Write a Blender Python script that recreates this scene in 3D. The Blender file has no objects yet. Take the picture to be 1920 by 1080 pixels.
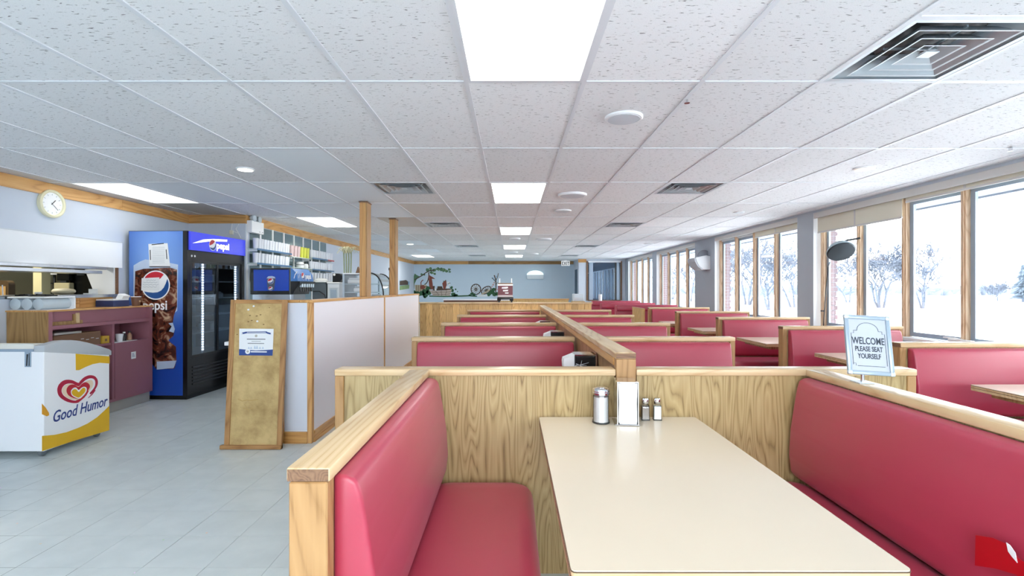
import bpy, bmesh, math, random
from mathutils import Vector, Matrix

random.seed(11)
RND = random.Random(5)
SC = bpy.context.scene
COL = SC.collection

# ------------------------------------------------------------------ camera, world, light, exposure
H = 1.36           # camera height
F = 925.0          # focal length in pixels of a 1920 wide frame
CZ = 2.427         # ceiling height
cam_d = bpy.data.cameras.new('camera')
cam_d.sensor_fit = 'HORIZONTAL'
cam_d.sensor_width = 36.0
cam_d.lens = F / 1920.0 * 36.0
cam_d.clip_start = 0.02
cam_d.clip_end = 2000
cam = bpy.data.objects.new('camera', cam_d)
cam.location = (0, 0, H)
cam.rotation_euler = (math.radians(90), 0, 0)
COL.objects.link(cam)
SC.camera = cam

world = bpy.data.worlds.new('overcast_sky')
SC.world = world
world.use_nodes = True
wn = world.node_tree
bg = wn.nodes['Background']
bg.inputs['Color'].default_value = (0.90, 0.96, 1.0, 1)
bg.inputs['Strength'].default_value = 5.6

SC.view_settings.view_transform = 'Standard'
SC.view_settings.look = 'None'
SC.view_settings.exposure = 0.80
SC.view_settings.gamma = 1.0
SC.view_settings.use_curve_mapping = False
SC.cycles.use_denoising = True
SC.cycles.max_bounces = 10
SC.cycles.diffuse_bounces = 6
SC.cycles.transparent_max_bounces = 16
SC.cycles.caustics_reflective = False
SC.cycles.caustics_refractive = False
SC.cycles.sample_clamp_indirect = 0.0

PANEL_GLOW = 2.2   # the fluorescent ceiling panels nearest the camera


def area(name, loc, rot, sx, sy, power, color=(1, 1, 1)):
    d = bpy.data.lights.new(name, 'AREA')
    d.shape = 'RECTANGLE'
    d.size, d.size_y = sx, sy
    d.energy = power
    d.color = color
    o = bpy.data.objects.new(name, d)
    o.location = loc
    o.rotation_euler = rot
    COL.objects.link(o)
    return o


# the ceiling panels of the part of the room behind the camera
area('rear_panel_lamp', (0.07, -1.7, CZ - 0.03), (0, 0, 0), 0.58, 1.18, 28, (1.0, 1.0, 0.97))
area('rear_panel_lamp', (-2.9, -1.7, CZ - 0.03), (0, 0, 0), 0.58, 1.18, 28, (1.0, 1.0, 0.97))
# unseen lamp added to light the kitchen
area('kitchen_fill_lamp', (-6.2, 5.2, 2.38), (0, 0, 0), 0.5, 1.2, 34, (1.0, 0.94, 0.78))

# ------------------------------------------------------------------ helpers


def lin(c):
    if isinstance(c, str):
        c = c.lstrip('#')
        c = tuple(int(c[i:i + 2], 16) / 255.0 for i in (0, 2, 4))
    return tuple((x / 12.92 if x <= 0.04045 else ((x + 0.055) / 1.055) ** 2.4) for x in c)


def px(x, y, d):
    """world point seen at pixel (x, y) at depth d"""
    return Vector(((x - 960) * d / F, d, H - (y - 540) * d / F))


def new_mat(name):
    m = bpy.data.materials.new(name)
    m.use_nodes = True
    nt = m.node_tree
    b = nt.nodes['Principled BSDF']
    return m, nt, b


def P(b, **k):
    for n, v in k.items():
        b.inputs[n.replace('_', ' ')].default_value = v


def plain(name, col, rough=0.5, metal=0.0, spec=0.5, coat=0.0, vary=0.0, emit=None, es=0.0):
    m, nt, b = new_mat(name)
    c = lin(col) + (1,)
    b.inputs['Base Color'].default_value = c
    b.inputs['Roughness'].default_value = rough
    b.inputs['Metallic'].default_value = metal
    b.inputs['Specular IOR Level'].default_value = spec
    b.inputs['Coat Weight'].default_value = coat
    if vary:
        tc = nt.nodes.new('ShaderNodeTexCoord')
        no = nt.nodes.new('ShaderNodeTexNoise')
        no.inputs['Scale'].default_value = 3.0
        no.inputs['Detail'].default_value = 6.0
        nt.links.new(tc.outputs['Object'], no.inputs['Vector'])
        mx = nt.nodes.new('ShaderNodeMix')
        mx.data_type = 'RGBA'
        mx.inputs['A'].default_value = tuple(x * (1 - vary) for x in c[:3]) + (1,)
        mx.inputs['B'].default_value = tuple(min(1, x * (1 + vary)) for x in c[:3]) + (1,)
        nt.links.new(no.outputs['Fac'], mx.inputs['Factor'])
        nt.links.new(mx.outputs['Result'], b.inputs['Base Color'])
    if emit:
        b.inputs['Emission Color'].default_value = lin(emit) + (1,)
        b.inputs['Emission Strength'].default_value = es
    return m


def wood(name, light, mid, dark, axis='z', scale=1.0, rough=0.42, ring=1.0, tone=0.05):
    """grain that runs along the given local axis"""
    m, nt, b = new_mat(name)
    tc = nt.nodes.new('ShaderNodeTexCoord')
    oi = nt.nodes.new('ShaderNodeObjectInfo')
    off = nt.nodes.new('ShaderNodeVectorMath')
    off.operation = 'MULTIPLY_ADD'
    off.inputs[1].default_value = (7.3, 3.1, 5.7)
    nt.links.new(oi.outputs['Random'], off.inputs[0])
    nt.links.new(tc.outputs['Object'], off.inputs[2])
    mp = nt.nodes.new('ShaderNodeMapping')
    s = {'x': (0.11, 1, 1), 'y': (1, 0.11, 1), 'z': (1, 1, 0.11)}[axis]
    mp.inputs['Scale'].default_value = tuple(v * scale for v in s)
    nt.links.new(off.outputs[0], mp.inputs['Vector'])
    # broad figure
    n1 = nt.nodes.new('ShaderNodeTexNoise')
    n1.inputs['Scale'].default_value = 4.5 * ring
    n1.inputs['Detail'].default_value = 1.5
    nt.links.new(mp.outputs[0], n1.inputs['Vector'])
    mul = nt.nodes.new('ShaderNodeMath')
    mul.operation = 'MULTIPLY'
    mul.inputs[1].default_value = 17.0
    nt.links.new(n1.outputs['Fac'], mul.inputs[0])
    fr = nt.nodes.new('ShaderNodeMath')
    fr.operation = 'PINGPONG'
    fr.inputs[1].default_value = 0.5
    nt.links.new(mul.outputs[0], fr.inputs[0])
    # fine streaks
    mp2 = nt.nodes.new('ShaderNodeMapping')
    s2 = {'x': (0.04, 1, 1), 'y': (1, 0.04, 1), 'z': (1, 1, 0.04)}[axis]
    mp2.inputs['Scale'].default_value = s2
    nt.links.new(off.outputs[0], mp2.inputs['Vector'])
    n2 = nt.nodes.new('ShaderNodeTexNoise')
    n2.inputs['Scale'].default_value = 130.0
    n2.inputs['Detail'].default_value = 3.0
    nt.links.new(mp2.outputs[0], n2.inputs['Vector'])
    ad = nt.nodes.new('ShaderNodeMath')
    ad.operation = 'MULTIPLY_ADD'
    ad.inputs[1].default_value = 0.55
    nt.links.new(n2.outputs['Fac'], ad.inputs[0])
    nt.links.new(fr.outputs[0], ad.inputs[2])
    cr = nt.nodes.new('ShaderNodeValToRGB')
    e = cr.color_ramp.elements
    e[0].position = 0.16
    e[0].color = lin(dark) + (1,)
    e[1].position = 0.95
    e[1].color = lin(light) + (1,)
    em = e.new(0.42)
    em.color = lin(mid) + (1,)
    nt.links.new(ad.outputs[0], cr.inputs['Fac'])
    mr = nt.nodes.new('ShaderNodeMapRange')
    mr.inputs['To Min'].default_value = 1.0 - tone
    mr.inputs['To Max'].default_value = 1.0 + tone
    nt.links.new(oi.outputs['Random'], mr.inputs['Value'])
    vm = nt.nodes.new('ShaderNodeVectorMath')
    vm.operation = 'SCALE'
    nt.links.new(cr.outputs['Color'], vm.inputs[0])
    nt.links.new(mr.outputs[0], vm.inputs['Scale'])
    nt.links.new(vm.outputs[0], b.inputs['Base Color'])
    b.inputs['Roughness'].default_value = rough
    return m


def box(bm, x0, x1, y0, y1, z0, z1, bev=0.0, seg=2):
    vs = [bm.verts.new(p) for p in ((x0, y0, z0), (x1, y0, z0), (x1, y1, z0), (x0, y1, z0),
                                    (x0, y0, z1), (x1, y0, z1), (x1, y1, z1), (x0, y1, z1))]
    fs = [bm.faces.new([vs[i] for i in q]) for q in
          ((3, 2, 1, 0), (4, 5, 6, 7), (0, 1, 5, 4), (1, 2, 6, 5), (2, 3, 7, 6), (3, 0, 4, 7))]
    if bev:
        es = list({e for f in fs for e in f.edges})
        bmesh.ops.bevel(bm, geom=es, offset=bev, segments=seg, profile=0.5, affect='EDGES')


def prism(bm, pts, axis, a0, a1, bev=0.0, seg=2):
    """polygon pts extruded along axis: 'x' pts=(y,z); 'y' pts=(x,z); 'z' pts=(x,y)"""
    def mk(p, a):
        return {'x': (a, p[0], p[1]), 'y': (p[0], a, p[1]), 'z': (p[0], p[1], a)}[axis]
    A = [bm.verts.new(mk(p, a0)) for p in pts]
    B = [bm.verts.new(mk(p, a1)) for p in pts]
    n = len(pts)
    fs = [bm.faces.new(A), bm.faces.new(B[::-1])]
    for i in range(n):
        fs.append(bm.faces.new([A[i], B[i], B[(i + 1) % n], A[(i + 1) % n]]))
    bmesh.ops.recalc_face_normals(bm, faces=fs)
    if bev:
        es = list({e for f in fs for e in f.edges})
        bmesh.ops.bevel(bm, geom=es, offset=bev, segments=seg, profile=0.5, affect='EDGES')


def rrect(x0, x1, y0, y1, r, n=6):
    pts = []
    for cx, cy, a in ((x1 - r, y1 - r, 0), (x0 + r, y1 - r, 90), (x0 + r, y0 + r, 180), (x1 - r, y0 + r, 270)):
        for i in range(n + 1):
            t = math.radians(a + 90.0 * i / n)
            pts.append((cx + r * math.cos(t), cy + r * math.sin(t)))
    return pts


def lathe(bm, prof, c=(0, 0, 0), seg=24, ax='z'):
    """prof: (radius, height) pairs, closed at both ends"""
    rings = []

    def mk(r, h, t):
        a, b2 = r * math.cos(t), r * math.sin(t)
        v = {'z': (a, b2, h), 'x': (h, a, b2), 'y': (a, h, b2)}[ax]
        return (v[0] + c[0], v[1] + c[1], v[2] + c[2])
    for r, h in prof:
        rings.append([bm.verts.new(mk(max(r, 1e-4), h, 2 * math.pi * i / seg)) for i in range(seg)])
    for a, b2 in zip(rings, rings[1:]):
        for i in range(seg):
            j = (i + 1) % seg
            bm.faces.new([a[i], a[j], b2[j], b2[i]])
    bm.faces.new(rings[0][::-1])
    bm.faces.new(rings[-1])


def tube(bm, pts, r, seg=6, r1=None):
    pts = [Vector(p) for p in pts]
    n = len(pts)
    rings = []
    for i, p in enumerate(pts):
        d = (pts[min(i + 1, n - 1)] - pts[max(i - 1, 0)]).normalized()
        up = Vector((0, 0, 1)) if abs(d.z) < 0.9 else Vector((1, 0, 0))
        u = d.cross(up).normalized()
        v = d.cross(u)
        rr = r if r1 is None else r + (r1 - r) * i / max(1, n - 1)
        rings.append([bm.verts.new(p + u * rr * math.cos(2 * math.pi * k / seg) + v * rr * math.sin(2 * math.pi * k / seg)) for k in range(seg)])
    for a, b in zip(rings, rings[1:]):
        for k in range(seg):
            bm.faces.new([a[k], a[(k + 1) % seg], b[(k + 1) % seg], b[k]])
    bm.faces.new(rings[0][::-1])
    bm.faces.new(rings[-1])


XF = {}


def link(name, me, mat, parent=None, world=False, smooth=False):
    if mat is not None:
        for mm in (mat if isinstance(mat, (list, tuple)) else [mat]):
            me.materials.append(mm)
    if world and parent is not None:
        me.transform(XF[parent.name].inverted())
    if smooth:
        for p in me.polygons:
            p.use_smooth = True
        me.set_sharp_from_angle(angle=math.radians(smooth if smooth is not True else 42))
    o = bpy.data.objects.new(name, me)
    COL.objects.link(o)
    XF[o.name] = Matrix.Identity(4) if parent is None else XF[parent.name].copy()
    if parent is not None:
        o.parent = parent
    return o


def obj(name, bm, mat, parent=None, world=False, smooth=False):
    bmesh.ops.recalc_face_normals(bm, faces=bm.faces)
    me = bpy.data.meshes.new(name)
    bm.to_mesh(me)
    bm.free()
    return link(name, me, mat, parent, world, smooth)


def NB():
    return bmesh.new()


def B(*boxes, bev=0.0, seg=2):
    bm = bmesh.new()
    for b in boxes:
        box(bm, *b, bev=bev, seg=seg)
    return bm


def tag(o, label, cat, group=None, kind=None):
    o['label'] = label
    o['category'] = cat
    if group:
        o['group'] = group
    if kind:
        o['kind'] = kind
    return o


def thing(name, label, cat, loc=(0, 0, 0), rotz=0.0, group=None, rot=None):
    o = bpy.data.objects.new(name, None)
    o.empty_display_size = 0.1
    COL.objects.link(o)
    o.location = loc
    M = Matrix.Translation(loc)
    if rot is not None:
        o.rotation_euler = rot
        from mathutils import Euler
        M = M @ Euler(rot).to_matrix().to_4x4()
    else:
        o.rotation_euler = (0, 0, rotz)
        M = M @ Matrix.Rotation(rotz, 4, 'Z')
    XF[o.name] = M
    return tag(o, label, cat, group)


def struct(name, bm, mat, parent=None):
    o = obj(name, bm, mat, parent)
    if parent is None:
        o['kind'] = 'structure'
    return o


def dup(root, loc, label=None, rotz=None):
    r = root.copy()
    COL.objects.link(r)
    r.location = loc
    if rotz is not None:
        r.rotation_euler = (0, 0, rotz)
    if label:
        r['label'] = label
    for ch in list(root.children):
        c = ch.copy()
        COL.objects.link(c)
        c.parent = r
        for g in ch.children:
            d = g.copy()
            COL.objects.link(d)
            d.parent = c
    return r


class Plane:
    """a flat face in the world: decals are traced on it by looking through the camera's pixel"""

    def __init__(s, origin, u, v):
        s.o, s.u, s.v = Vector(origin), Vector(u).normalized(), Vector(v).normalized()
        s.n = s.u.cross(s.v)

    def pix(s, x, y):
        d = Vector(((x - 960) / F, 1.0, -(y - 540) / F))
        e = Vector((0, 0, H))
        t = (s.o - e).dot(s.n) / d.dot(s.n)
        p = e + d * t - s.o
        return (p.dot(s.u), p.dot(s.v))

    def at(s, a, b, h=0.0):
        return s.o + s.u * a + s.v * b + s.n * h

    def poly(s, bm, pts, h0=0.0, h1=0.001, pixels=True):
        q = [s.pix(*p) for p in pts] if pixels else pts
        A = [bm.verts.new(s.at(a, b, h0)) for a, b in q]
        T = [bm.verts.new(s.at(a, b, h1)) for a, b in q]
        n = len(q)
        fs = [bm.faces.new(T), bm.faces.new(A[::-1])]
        for i in range(n):
            fs.append(bm.faces.new([A[i], A[(i + 1) % n], T[(i + 1) % n], T[i]]))

    def stroke(s, bm, pts, w, h0=0.0, h1=0.001, pixels=True, w1=None):
        q = [Vector(s.pix(*p)) for p in pts] if pixels else [Vector(p) for p in pts]
        n = len(q)
        L, Rr = [], []
        for i in range(n):
            d = (q[min(i + 1, n - 1)] - q[max(i - 1, 0)]).normalized()
            nn = Vector((-d.y, d.x))
            ww = (w if w1 is None else w + (w1 - w) * i / max(1, n - 1)) / 2
            L.append(q[i] + nn * ww)
            Rr.append(q[i] - nn * ww)
        for i in range(n - 1):
            s.poly(bm, [tuple(Rr[i]), tuple(Rr[i + 1]), tuple(L[i + 1]), tuple(L[i])], h0, h1, pixels=False)


def smooth_closed(pts, n=6):
    """Catmull-Rom through a closed loop"""
    out = []
    m = len(pts)
    for i in range(m):
        p0, p1, p2, p3 = (Vector(pts[(i + k - 1) % m]) for k in range(4))
        for j in range(n):
            t = j / n
            out.append(tuple(0.5 * ((2 * p1) + (p2 - p0) * t + (2 * p0 - 5 * p1 + 4 * p2 - p3) * t * t + (3 * p1 - p0 - 3 * p2 + p3) * t ** 3)))
    return out


def text(name, body, size, M, mat, parent, shear=0.0, bold=0.0, depth=0.001, align='LEFT', space=1.0, sx=1.0, sub=3):
    cu = bpy.data.curves.new('lettering', 'FONT')
    cu.body = body
    cu.size = size
    cu.shear = shear
    cu.offset = bold
    cu.extrude = depth / 2
    cu.align_x = align
    cu.space_character = space
    cu.resolution_u = sub
    t = bpy.data.objects.new('lettering_curve', cu)
    COL.objects.link(t)
    dg = bpy.context.evaluated_depsgraph_get()
    me = bpy.data.meshes.new_from_object(t.evaluated_get(dg))
    bpy.data.objects.remove(t)
    bpy.data.curves.remove(cu)
    me.materials.clear()
    if sx != 1.0:
        me.transform(Matrix.Diagonal((sx, 1, 1, 1)))
    me.transform(M)
    return link(name, me, mat, parent, world=True)


def frameM(origin, u, v):
    u, v = Vector(u).normalized(), Vector(v).normalized()
    n = u.cross(v)
    M = Matrix.Identity(4)
    for i in range(3):
        M[i][0], M[i][1], M[i][2], M[i][3] = u[i], v[i], n[i], origin[i]
    return M


# ------------------------------------------------------------------ materials
M_maple = wood('pale_maple', '#d9bf99', '#cfb38b', '#bd9a6e', 'x', 1.2, 0.26, 0.7)
M_maple_z = wood('pale_maple_upright', '#b58f60', '#ab8456', '#8d683c', 'z', 1.2, 0.45, 0.7)
M_oak = wood('oak_veneer', '#bda87c', '#a99264', '#7b643e', 'z', 1.0, 0.42, 2.3)
M_oak_dark = wood('oak_veneer_brown', '#b8946a', '#a07c54', '#795836', 'z', 1.0, 0.4, 1.3)
M_trim = wood('honey_pine_trim', '#dcae70', '#cf9c5c', '#b07c40', 'y', 1.0, 0.4, 0.8)
M_trim_x = wood('honey_pine_trim_cross', '#d4a666', '#c29052', '#a0703a', 'x', 1.0, 0.4, 0.8)
M_post = wood('honey_pine_post', '#d8a968', '#c4925a', '#9c6e3c', 'z', 1.0, 0.4, 1.0)
M_slat = wood('golden_board', '#dcb880', '#cca468', '#a07a48', 'z', 1.2, 0.42, 1.6, 0.2)
M_endgrain = wood('end_grain', '#8d6c50', '#7a5a42', '#5c4030', 'x', 2.0, 0.5, 2.0)
M_shelfwood = wood('plain_plywood', '#b08d5c', '#9d7b4c', '#80603a', 'z', 1.0, 0.5, 0.8)
M_mull = wood('window_pine', '#dcc2a4', '#cfae8e', '#a98768', 'z', 1.0, 0.5, 1.0)


def vinyl():
    m, nt, b = new_mat('crimson_vinyl')
    b.inputs['Base Color'].default_value = lin('#ab2f48') + (1,)
    b.inputs['Roughness'].default_value = 0.4
    b.inputs['Specular IOR Level'].default_value = 0.6
    b.inputs['Coat Weight'].default_value = 0.3
    b.inputs['Coat Roughness'].default_value = 0.32
    b.inputs['Sheen Weight'].default_value = 0.12
    b.inputs['Sheen Tint'].default_value = (1.0, 0.6, 0.8, 1)
    tc = nt.nodes.new('ShaderNodeTexCoord')
    n = nt.nodes.new('ShaderNodeTexNoise')
    n.inputs['Scale'].default_value = 900
    n.inputs['Detail'].default_value = 2
    bp = nt.nodes.new('ShaderNodeBump')
    bp.inputs['Strength'].default_value = 0.05
    bp.inputs['Distance'].default_value = 0.001
    n2 = nt.nodes.new('ShaderNodeTexNoise')
    n2.inputs['Scale'].default_value = 5
    bp2 = nt.nodes.new('ShaderNodeBump')
    bp2.inputs['Strength'].default_value = 0.06
    bp2.inputs['Distance'].default_value = 0.02
    nt.links.new(tc.outputs['Object'], n.inputs['Vector'])
    nt.links.new(tc.outputs['Object'], n2.inputs['Vector'])
    nt.links.new(n.outputs['Fac'], bp.inputs['Height'])
    nt.links.new(n2.outputs['Fac'], bp2.inputs['Height'])
    nt.links.new(bp2.outputs['Normal'], bp.inputs['Normal'])
    nt.links.new(bp.outputs['Normal'], b.inputs['Normal'])
    return m


M_vinyl = vinyl()
M_patch = plain('bright_red_tape', '#b4061c', 0.3)
M_laminate = plain('cream_laminate', '#dccfba', 0.22, vary=0.03)
M_plyedge = plain('dark_edge_line', '#54402c', 0.5)
M_white = plain('white_paint', '#f1f4f8', 0.55)
M_whiteplastic = plain('white_plastic', '#eef1f4', 0.35)
M_grille = plain('white_grille', '#cfd6de', 0.5)
M_panelwhite = plain('white_laminate_panel', '#efedf4', 0.3)
M_wall_blue = plain('pale_blue_wall_paint', '#c8d1df', 0.6, vary=0.02)
M_wall_back = plain('blue_grey_wall_paint', '#c0d2e2', 0.6, vary=0.02)
M_wall_grey = plain('grey_wall_paint', '#b4bec9', 0.6, vary=0.02)
M_reveal = plain('window_lit_white', '#eef2f6', 0.5)  # whiter than the wall, for the window light on the reveals
M_black = plain('black_plastic', '#101216', 0.35)
M_blackm = plain('black_enamel', '#0c0e12', 0.25)
M_dark = plain('charcoal_metal', '#2b2f33', 0.45)
M_steel = plain('stainless_steel', '#b9bec4', 0.25, metal=1.0)
M_chrome = plain('chrome', '#d8dadd', 0.12, metal=1.0)
M_alu = plain('anodised_aluminium', '#9fb0c2', 0.35, metal=0.3)
M_galv = plain('galvanised_sheet', '#c3ccd3', 0.35, metal=0.45, vary=0.12)
M_purple = plain('plum_paint', '#9c6773', 0.5, vary=0.06)
M_kick = plain('grey_kickboard', '#b4b2ac', 0.4, metal=0.2, vary=0.08)
M_cream = plain('cream_blind_fabric', '#e0dccb', 0.8)
M_valance = plain('beige_valance', '#cfcdca', 0.5)
M_silver = plain('silver_paint', '#c9d5de', 0.3, metal=0.4)
M_paper = plain('white_paper', '#e6e9ec', 0.8)
M_ink = plain('dark_ink', '#3b4450', 0.7)
M_inkl = plain('grey_ink', '#8a93a3', 0.7)
M_navy = plain('navy_print', '#24448a', 0.5)
M_brick = plain('weathered_brick', '#8b787b', 0.9, vary=0.1)
M_tee = plain('ceiling_tee_white', '#dfe3e9', 0.4)
M_snow = plain('snow', '#f6f9fc', 0.9)
M_soffit = plain('grey_blue_soffit', '#808b98', 0.7)
M_kwall = plain('cream_kitchen_wall', '#b9b08e', 0.7)


def glow(name, col, s):
    m, nt, b = new_mat(name)
    b.inputs['Base Color'].default_value = (0.8, 0.8, 0.8, 1)
    b.inputs['Emission Color'].default_value = lin(col) + (1,)
    b.inputs['Emission Strength'].default_value = s
    return m


M_panelglow = [glow('lit_panel', '#fffdf2', g) for g in (PANEL_GLOW, 3.5, 7.0, 7.5, 7.5, 2.0, 4.0, 7.5)]
M_potglow = glow('lit_pot_lamp', '#fff6e0', 5.0)
M_ledglow = glow('lit_led', '#f0f8ff', 6.0)


def glass(name, tint=(1, 1, 1), refl=0.12, rough=0.0, k=0.8):
    m, nt, b = new_mat(name)
    out = nt.nodes['Material Output']
    nt.nodes.remove(b)
    t = nt.nodes.new('ShaderNodeBsdfTransparent')
    t.inputs['Color'].default_value = tint + (1,)
    g = nt.nodes.new('ShaderNodeBsdfGlossy')
    g.inputs['Roughness'].default_value = rough
    fr = nt.nodes.new('ShaderNodeFresnel')
    fr.inputs['IOR'].default_value = 1.45
    ml = nt.nodes.new('ShaderNodeMath')
    ml.operation = 'MULTIPLY_ADD'
    ml.inputs[1].default_value = k
    ml.inputs[2].default_value = refl * 0.1
    mx = nt.nodes.new('ShaderNodeMixShader')
    nt.links.new(fr.outputs[0], ml.inputs[0])
    nt.links.new(ml.outputs[0], mx.inputs['Fac'])
    nt.links.new(t.outputs[0], mx.inputs[1])
    nt.links.new(g.outputs[0], mx.inputs[2])
    nt.links.new(mx.outputs[0], out.inputs['Surface'])
    return m


M_glass = glass('window_glass', (1.0, 1.0, 1.0), 0.05, 0.0, 0.3)
M_glass_blue = glass('cooler_glass', (0.80, 0.88, 0.95))
M_glass_case = glass('case_glass', (0.86, 0.93, 0.93), 0.5)
M_glass_clear = glass('jar_glass', (0.96, 0.98, 0.98), 0.6)


def tile_mat(name, col, fissure=True):
    m, nt, b = new_mat(name)
    tc = nt.nodes.new('ShaderNodeTexCoord')
    oi = nt.nodes.new('ShaderNodeObjectInfo')
    off = nt.nodes.new('ShaderNodeVectorMath')
    off.operation = 'MULTIPLY_ADD'
    off.inputs[1].default_value = (13.1, 7.7, 0)
    nt.links.new(oi.outputs['Random'], off.inputs[0])
    nt.links.new(tc.outputs['Object'], off.inputs[2])
    c = lin(col)
    # slight tone difference from tile to tile
    mr = nt.nodes.new('ShaderNodeMapRange')
    mr.inputs['To Min'].default_value = 0.94
    mr.inputs['To Max'].default_value = 1.04
    nt.links.new(oi.outputs['Random'], mr.inputs['Value'])
    vm = nt.nodes.new('ShaderNodeVectorMath')
    vm.operation = 'SCALE'
    vm.inputs[0].default_value = c
    nt.links.new(mr.outputs[0], vm.inputs['Scale'])
    if fissure:
        mp = nt.nodes.new('ShaderNodeMapping')
        mp.inputs['Scale'].default_value = (0.32, 1.25, 1)
        nt.links.new(off.outputs[0], mp.inputs['Vector'])
        n = nt.nodes.new('ShaderNodeTexNoise')
        n.inputs['Scale'].default_value = 95
        n.inputs['Detail'].default_value = 2.0
        n.inputs['Distortion'].default_value = 0.6
        nt.links.new(mp.outputs[0], n.inputs['Vector'])
        cr = nt.nodes.new('ShaderNodeValToRGB')
        cr.color_ramp.elements[0].position = 0.295
        cr.color_ramp.elements[0].color = (0.30, 0.29, 0.30, 1)
        cr.color_ramp.elements[1].position = 0.372
        cr.color_ramp.elements[1].color = (1, 1, 1, 1)
        nt.links.new(n.outputs['Fac'], cr.inputs['Fac'])
        n3 = nt.nodes.new('ShaderNodeTexNoise')
        n3.inputs['Scale'].default_value = 260
        nt.links.new(off.outputs[0], n3.inputs['Vector'])
        mr3 = nt.nodes.new('ShaderNodeMapRange')
        mr3.inputs['From Min'].default_value = 0.3
        mr3.inputs['From Max'].default_value = 0.5
        mr3.inputs['To Min'].default_value = 0.9
        mr3.inputs['To Max'].default_value = 1.0
        nt.links.new(n3.outputs['Fac'], mr3.inputs['Value'])
        mm = nt.nodes.new('ShaderNodeVectorMath')
        mm.operation = 'MULTIPLY'
        nt.links.new(cr.outputs['Color'], mm.inputs[0])
        nt.links.new(vm.outputs[0], mm.inputs[1])
        m2 = nt.nodes.new('ShaderNodeVectorMath')
        m2.operation = 'SCALE'
        nt.links.new(mm.outputs[0], m2.inputs[0])
        nt.links.new(mr3.outputs[0], m2.inputs['Scale'])
        nt.links.new(m2.outputs[0], b.inputs['Base Color'])
        bp = nt.nodes.new('ShaderNodeBump')
        bp.inputs['Strength'].default_value = 0.5
        bp.inputs['Distance'].default_value = 0.003
        nt.links.new(cr.outputs['Color'], bp.inputs['Height'])
        nt.links.new(bp.outputs['Normal'], b.inputs['Normal'])
    else:
        nt.links.new(vm.outputs[0], b.inputs['Base Color'])
    b.inputs['Roughness'].default_value = 0.85
    b.inputs['Specular IOR Level'].default_value = 0.2
    return m


M_tile = tile_mat('fissured_ceiling_tile', '#eff1f4')
M_tile_new = tile_mat('smooth_ceiling_tile', '#f0f8ff', False)
M_tile_old = tile_mat('yellowed_ceiling_tile', '#dbd8d4', False)


def floor_mat():
    m, nt, b = new_mat('blue_grey_floor_tile')
    tc = nt.nodes.new('ShaderNodeTexCoord')
    oi = nt.nodes.new('ShaderNodeObjectInfo')
    off = nt.nodes.new('ShaderNodeVectorMath')
    off.operation = 'MULTIPLY_ADD'
    off.inputs[1].default_value = (13.1, 7.7, 0)
    nt.links.new(oi.outputs['Random'], off.inputs[0])
    nt.links.new(tc.outputs['Object'], off.inputs[2])
    n = nt.nodes.new('ShaderNodeTexNoise')
    n.inputs['Scale'].default_value = 6
    n.inputs['Detail'].default_value = 8
    nt.links.new(off.outputs[0], n.inputs['Vector'])
    cr = nt.nodes.new('ShaderNodeValToRGB')
    cr.color_ramp.elements[0].position = 0.25
    cr.color_ramp.elements[0].color = lin('#bfd0d3') + (1,)
    cr.color_ramp.elements[1].position = 0.75
    cr.color_ramp.elements[1].color = lin('#d0dfe1') + (1,)
    nt.links.new(n.outputs['Fac'], cr.inputs['Fac'])
    v = nt.nodes.new('ShaderNodeTexVoronoi')
    v.inputs['Scale'].default_value = 8
    nt.links.new(off.outputs[0], v.inputs['Vector'])
    lt = nt.nodes.new('ShaderNodeMath')
    lt.operation = 'LESS_THAN'
    lt.inputs[1].default_value = 0.045
    nt.links.new(v.outputs['Distance'], lt.inputs[0])
    mx = nt.nodes.new('ShaderNodeMix')
    mx.data_type = 'RGBA'
    nt.links.new(lt.outputs[0], mx.inputs['Factor'])
    nt.links.new(cr.outputs['Color'], mx.inputs['A'])
    nt.links.new(v.outputs['Color'], mx.inputs['B'])
    hs = nt.nodes.new('ShaderNodeHueSaturation')
    hs.inputs['Saturation'].default_value = 0.6
    nt.links.new(mx.outputs['Result'], hs.inputs['Color'])
    nt.links.new(hs.outputs['Color'], b.inputs['Base Color'])
    b.inputs['Roughness'].default_value = 0.38
    b.inputs['Specular IOR Level'].default_value = 0.4
    return m


M_floor = floor_mat()
M_grout = plain('dark_floor_joint', '#59666c', 0.8)
# ------------------------------------------------------------------ room shell
LX, RX, BY, FX = -4.72, 4.17, 19.6, -3.90     # left wall, window wall, back wall, far left wall
NEAR = -2.6

fl = struct('floor', B((-8.6, 4.5, NEAR - 0.1, 27, -0.08, -0.004)), M_grout)

TX0, TY0, TS = -1.80, 2.40, 0.3075
tile_me = None
rest = NB()
n_tile = 0
for j in range(-17, 58):
    for i in range(-10, 20):
        x, y = TX0 + i * TS, TY0 + j * TS
        if x + TS < LX or x > RX or y + TS > BY or y < NEAR:
            continue
        cx, cy = x + TS / 2, y + TS / 2
        seen = (cy > 1.15 and cy < 7.4 and cx < -0.42 and cx > -0.98 * cy and not (cy > 4.3 and cx > -1.95)
                and not (cx < -3.75 and 3.9 < cy < 4.6) and not (cx < -4.4 and cy > 4.5))
        if seen and n_tile < 300:
            if tile_me is None:
                bm = NB()
                box(bm, -TS / 2 + 0.0011, TS / 2 - 0.0011, -TS / 2 + 0.0011, TS / 2 - 0.0011, -0.004, 0.0)
                o = obj('floor_tile', bm, M_floor, fl)
                tile_me = o.data
            else:
                o = bpy.data.objects.new('floor_tile', tile_me)
                COL.objects.link(o)
                o.parent = fl
            o.location = (cx, cy, RND.uniform(-0.0005, 0.0003))
            n_tile += 1
        else:
            q = 0.0011
            vs = [rest.verts.new(p) for p in ((x + q, y + q, 0), (x + TS - q, y + q, 0), (x + TS - q, y + TS - q, 0), (x + q, y + TS - q, 0))]
            rest.faces.new(vs)
o = obj('floor_tiling', rest, M_floor, fl)
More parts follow.
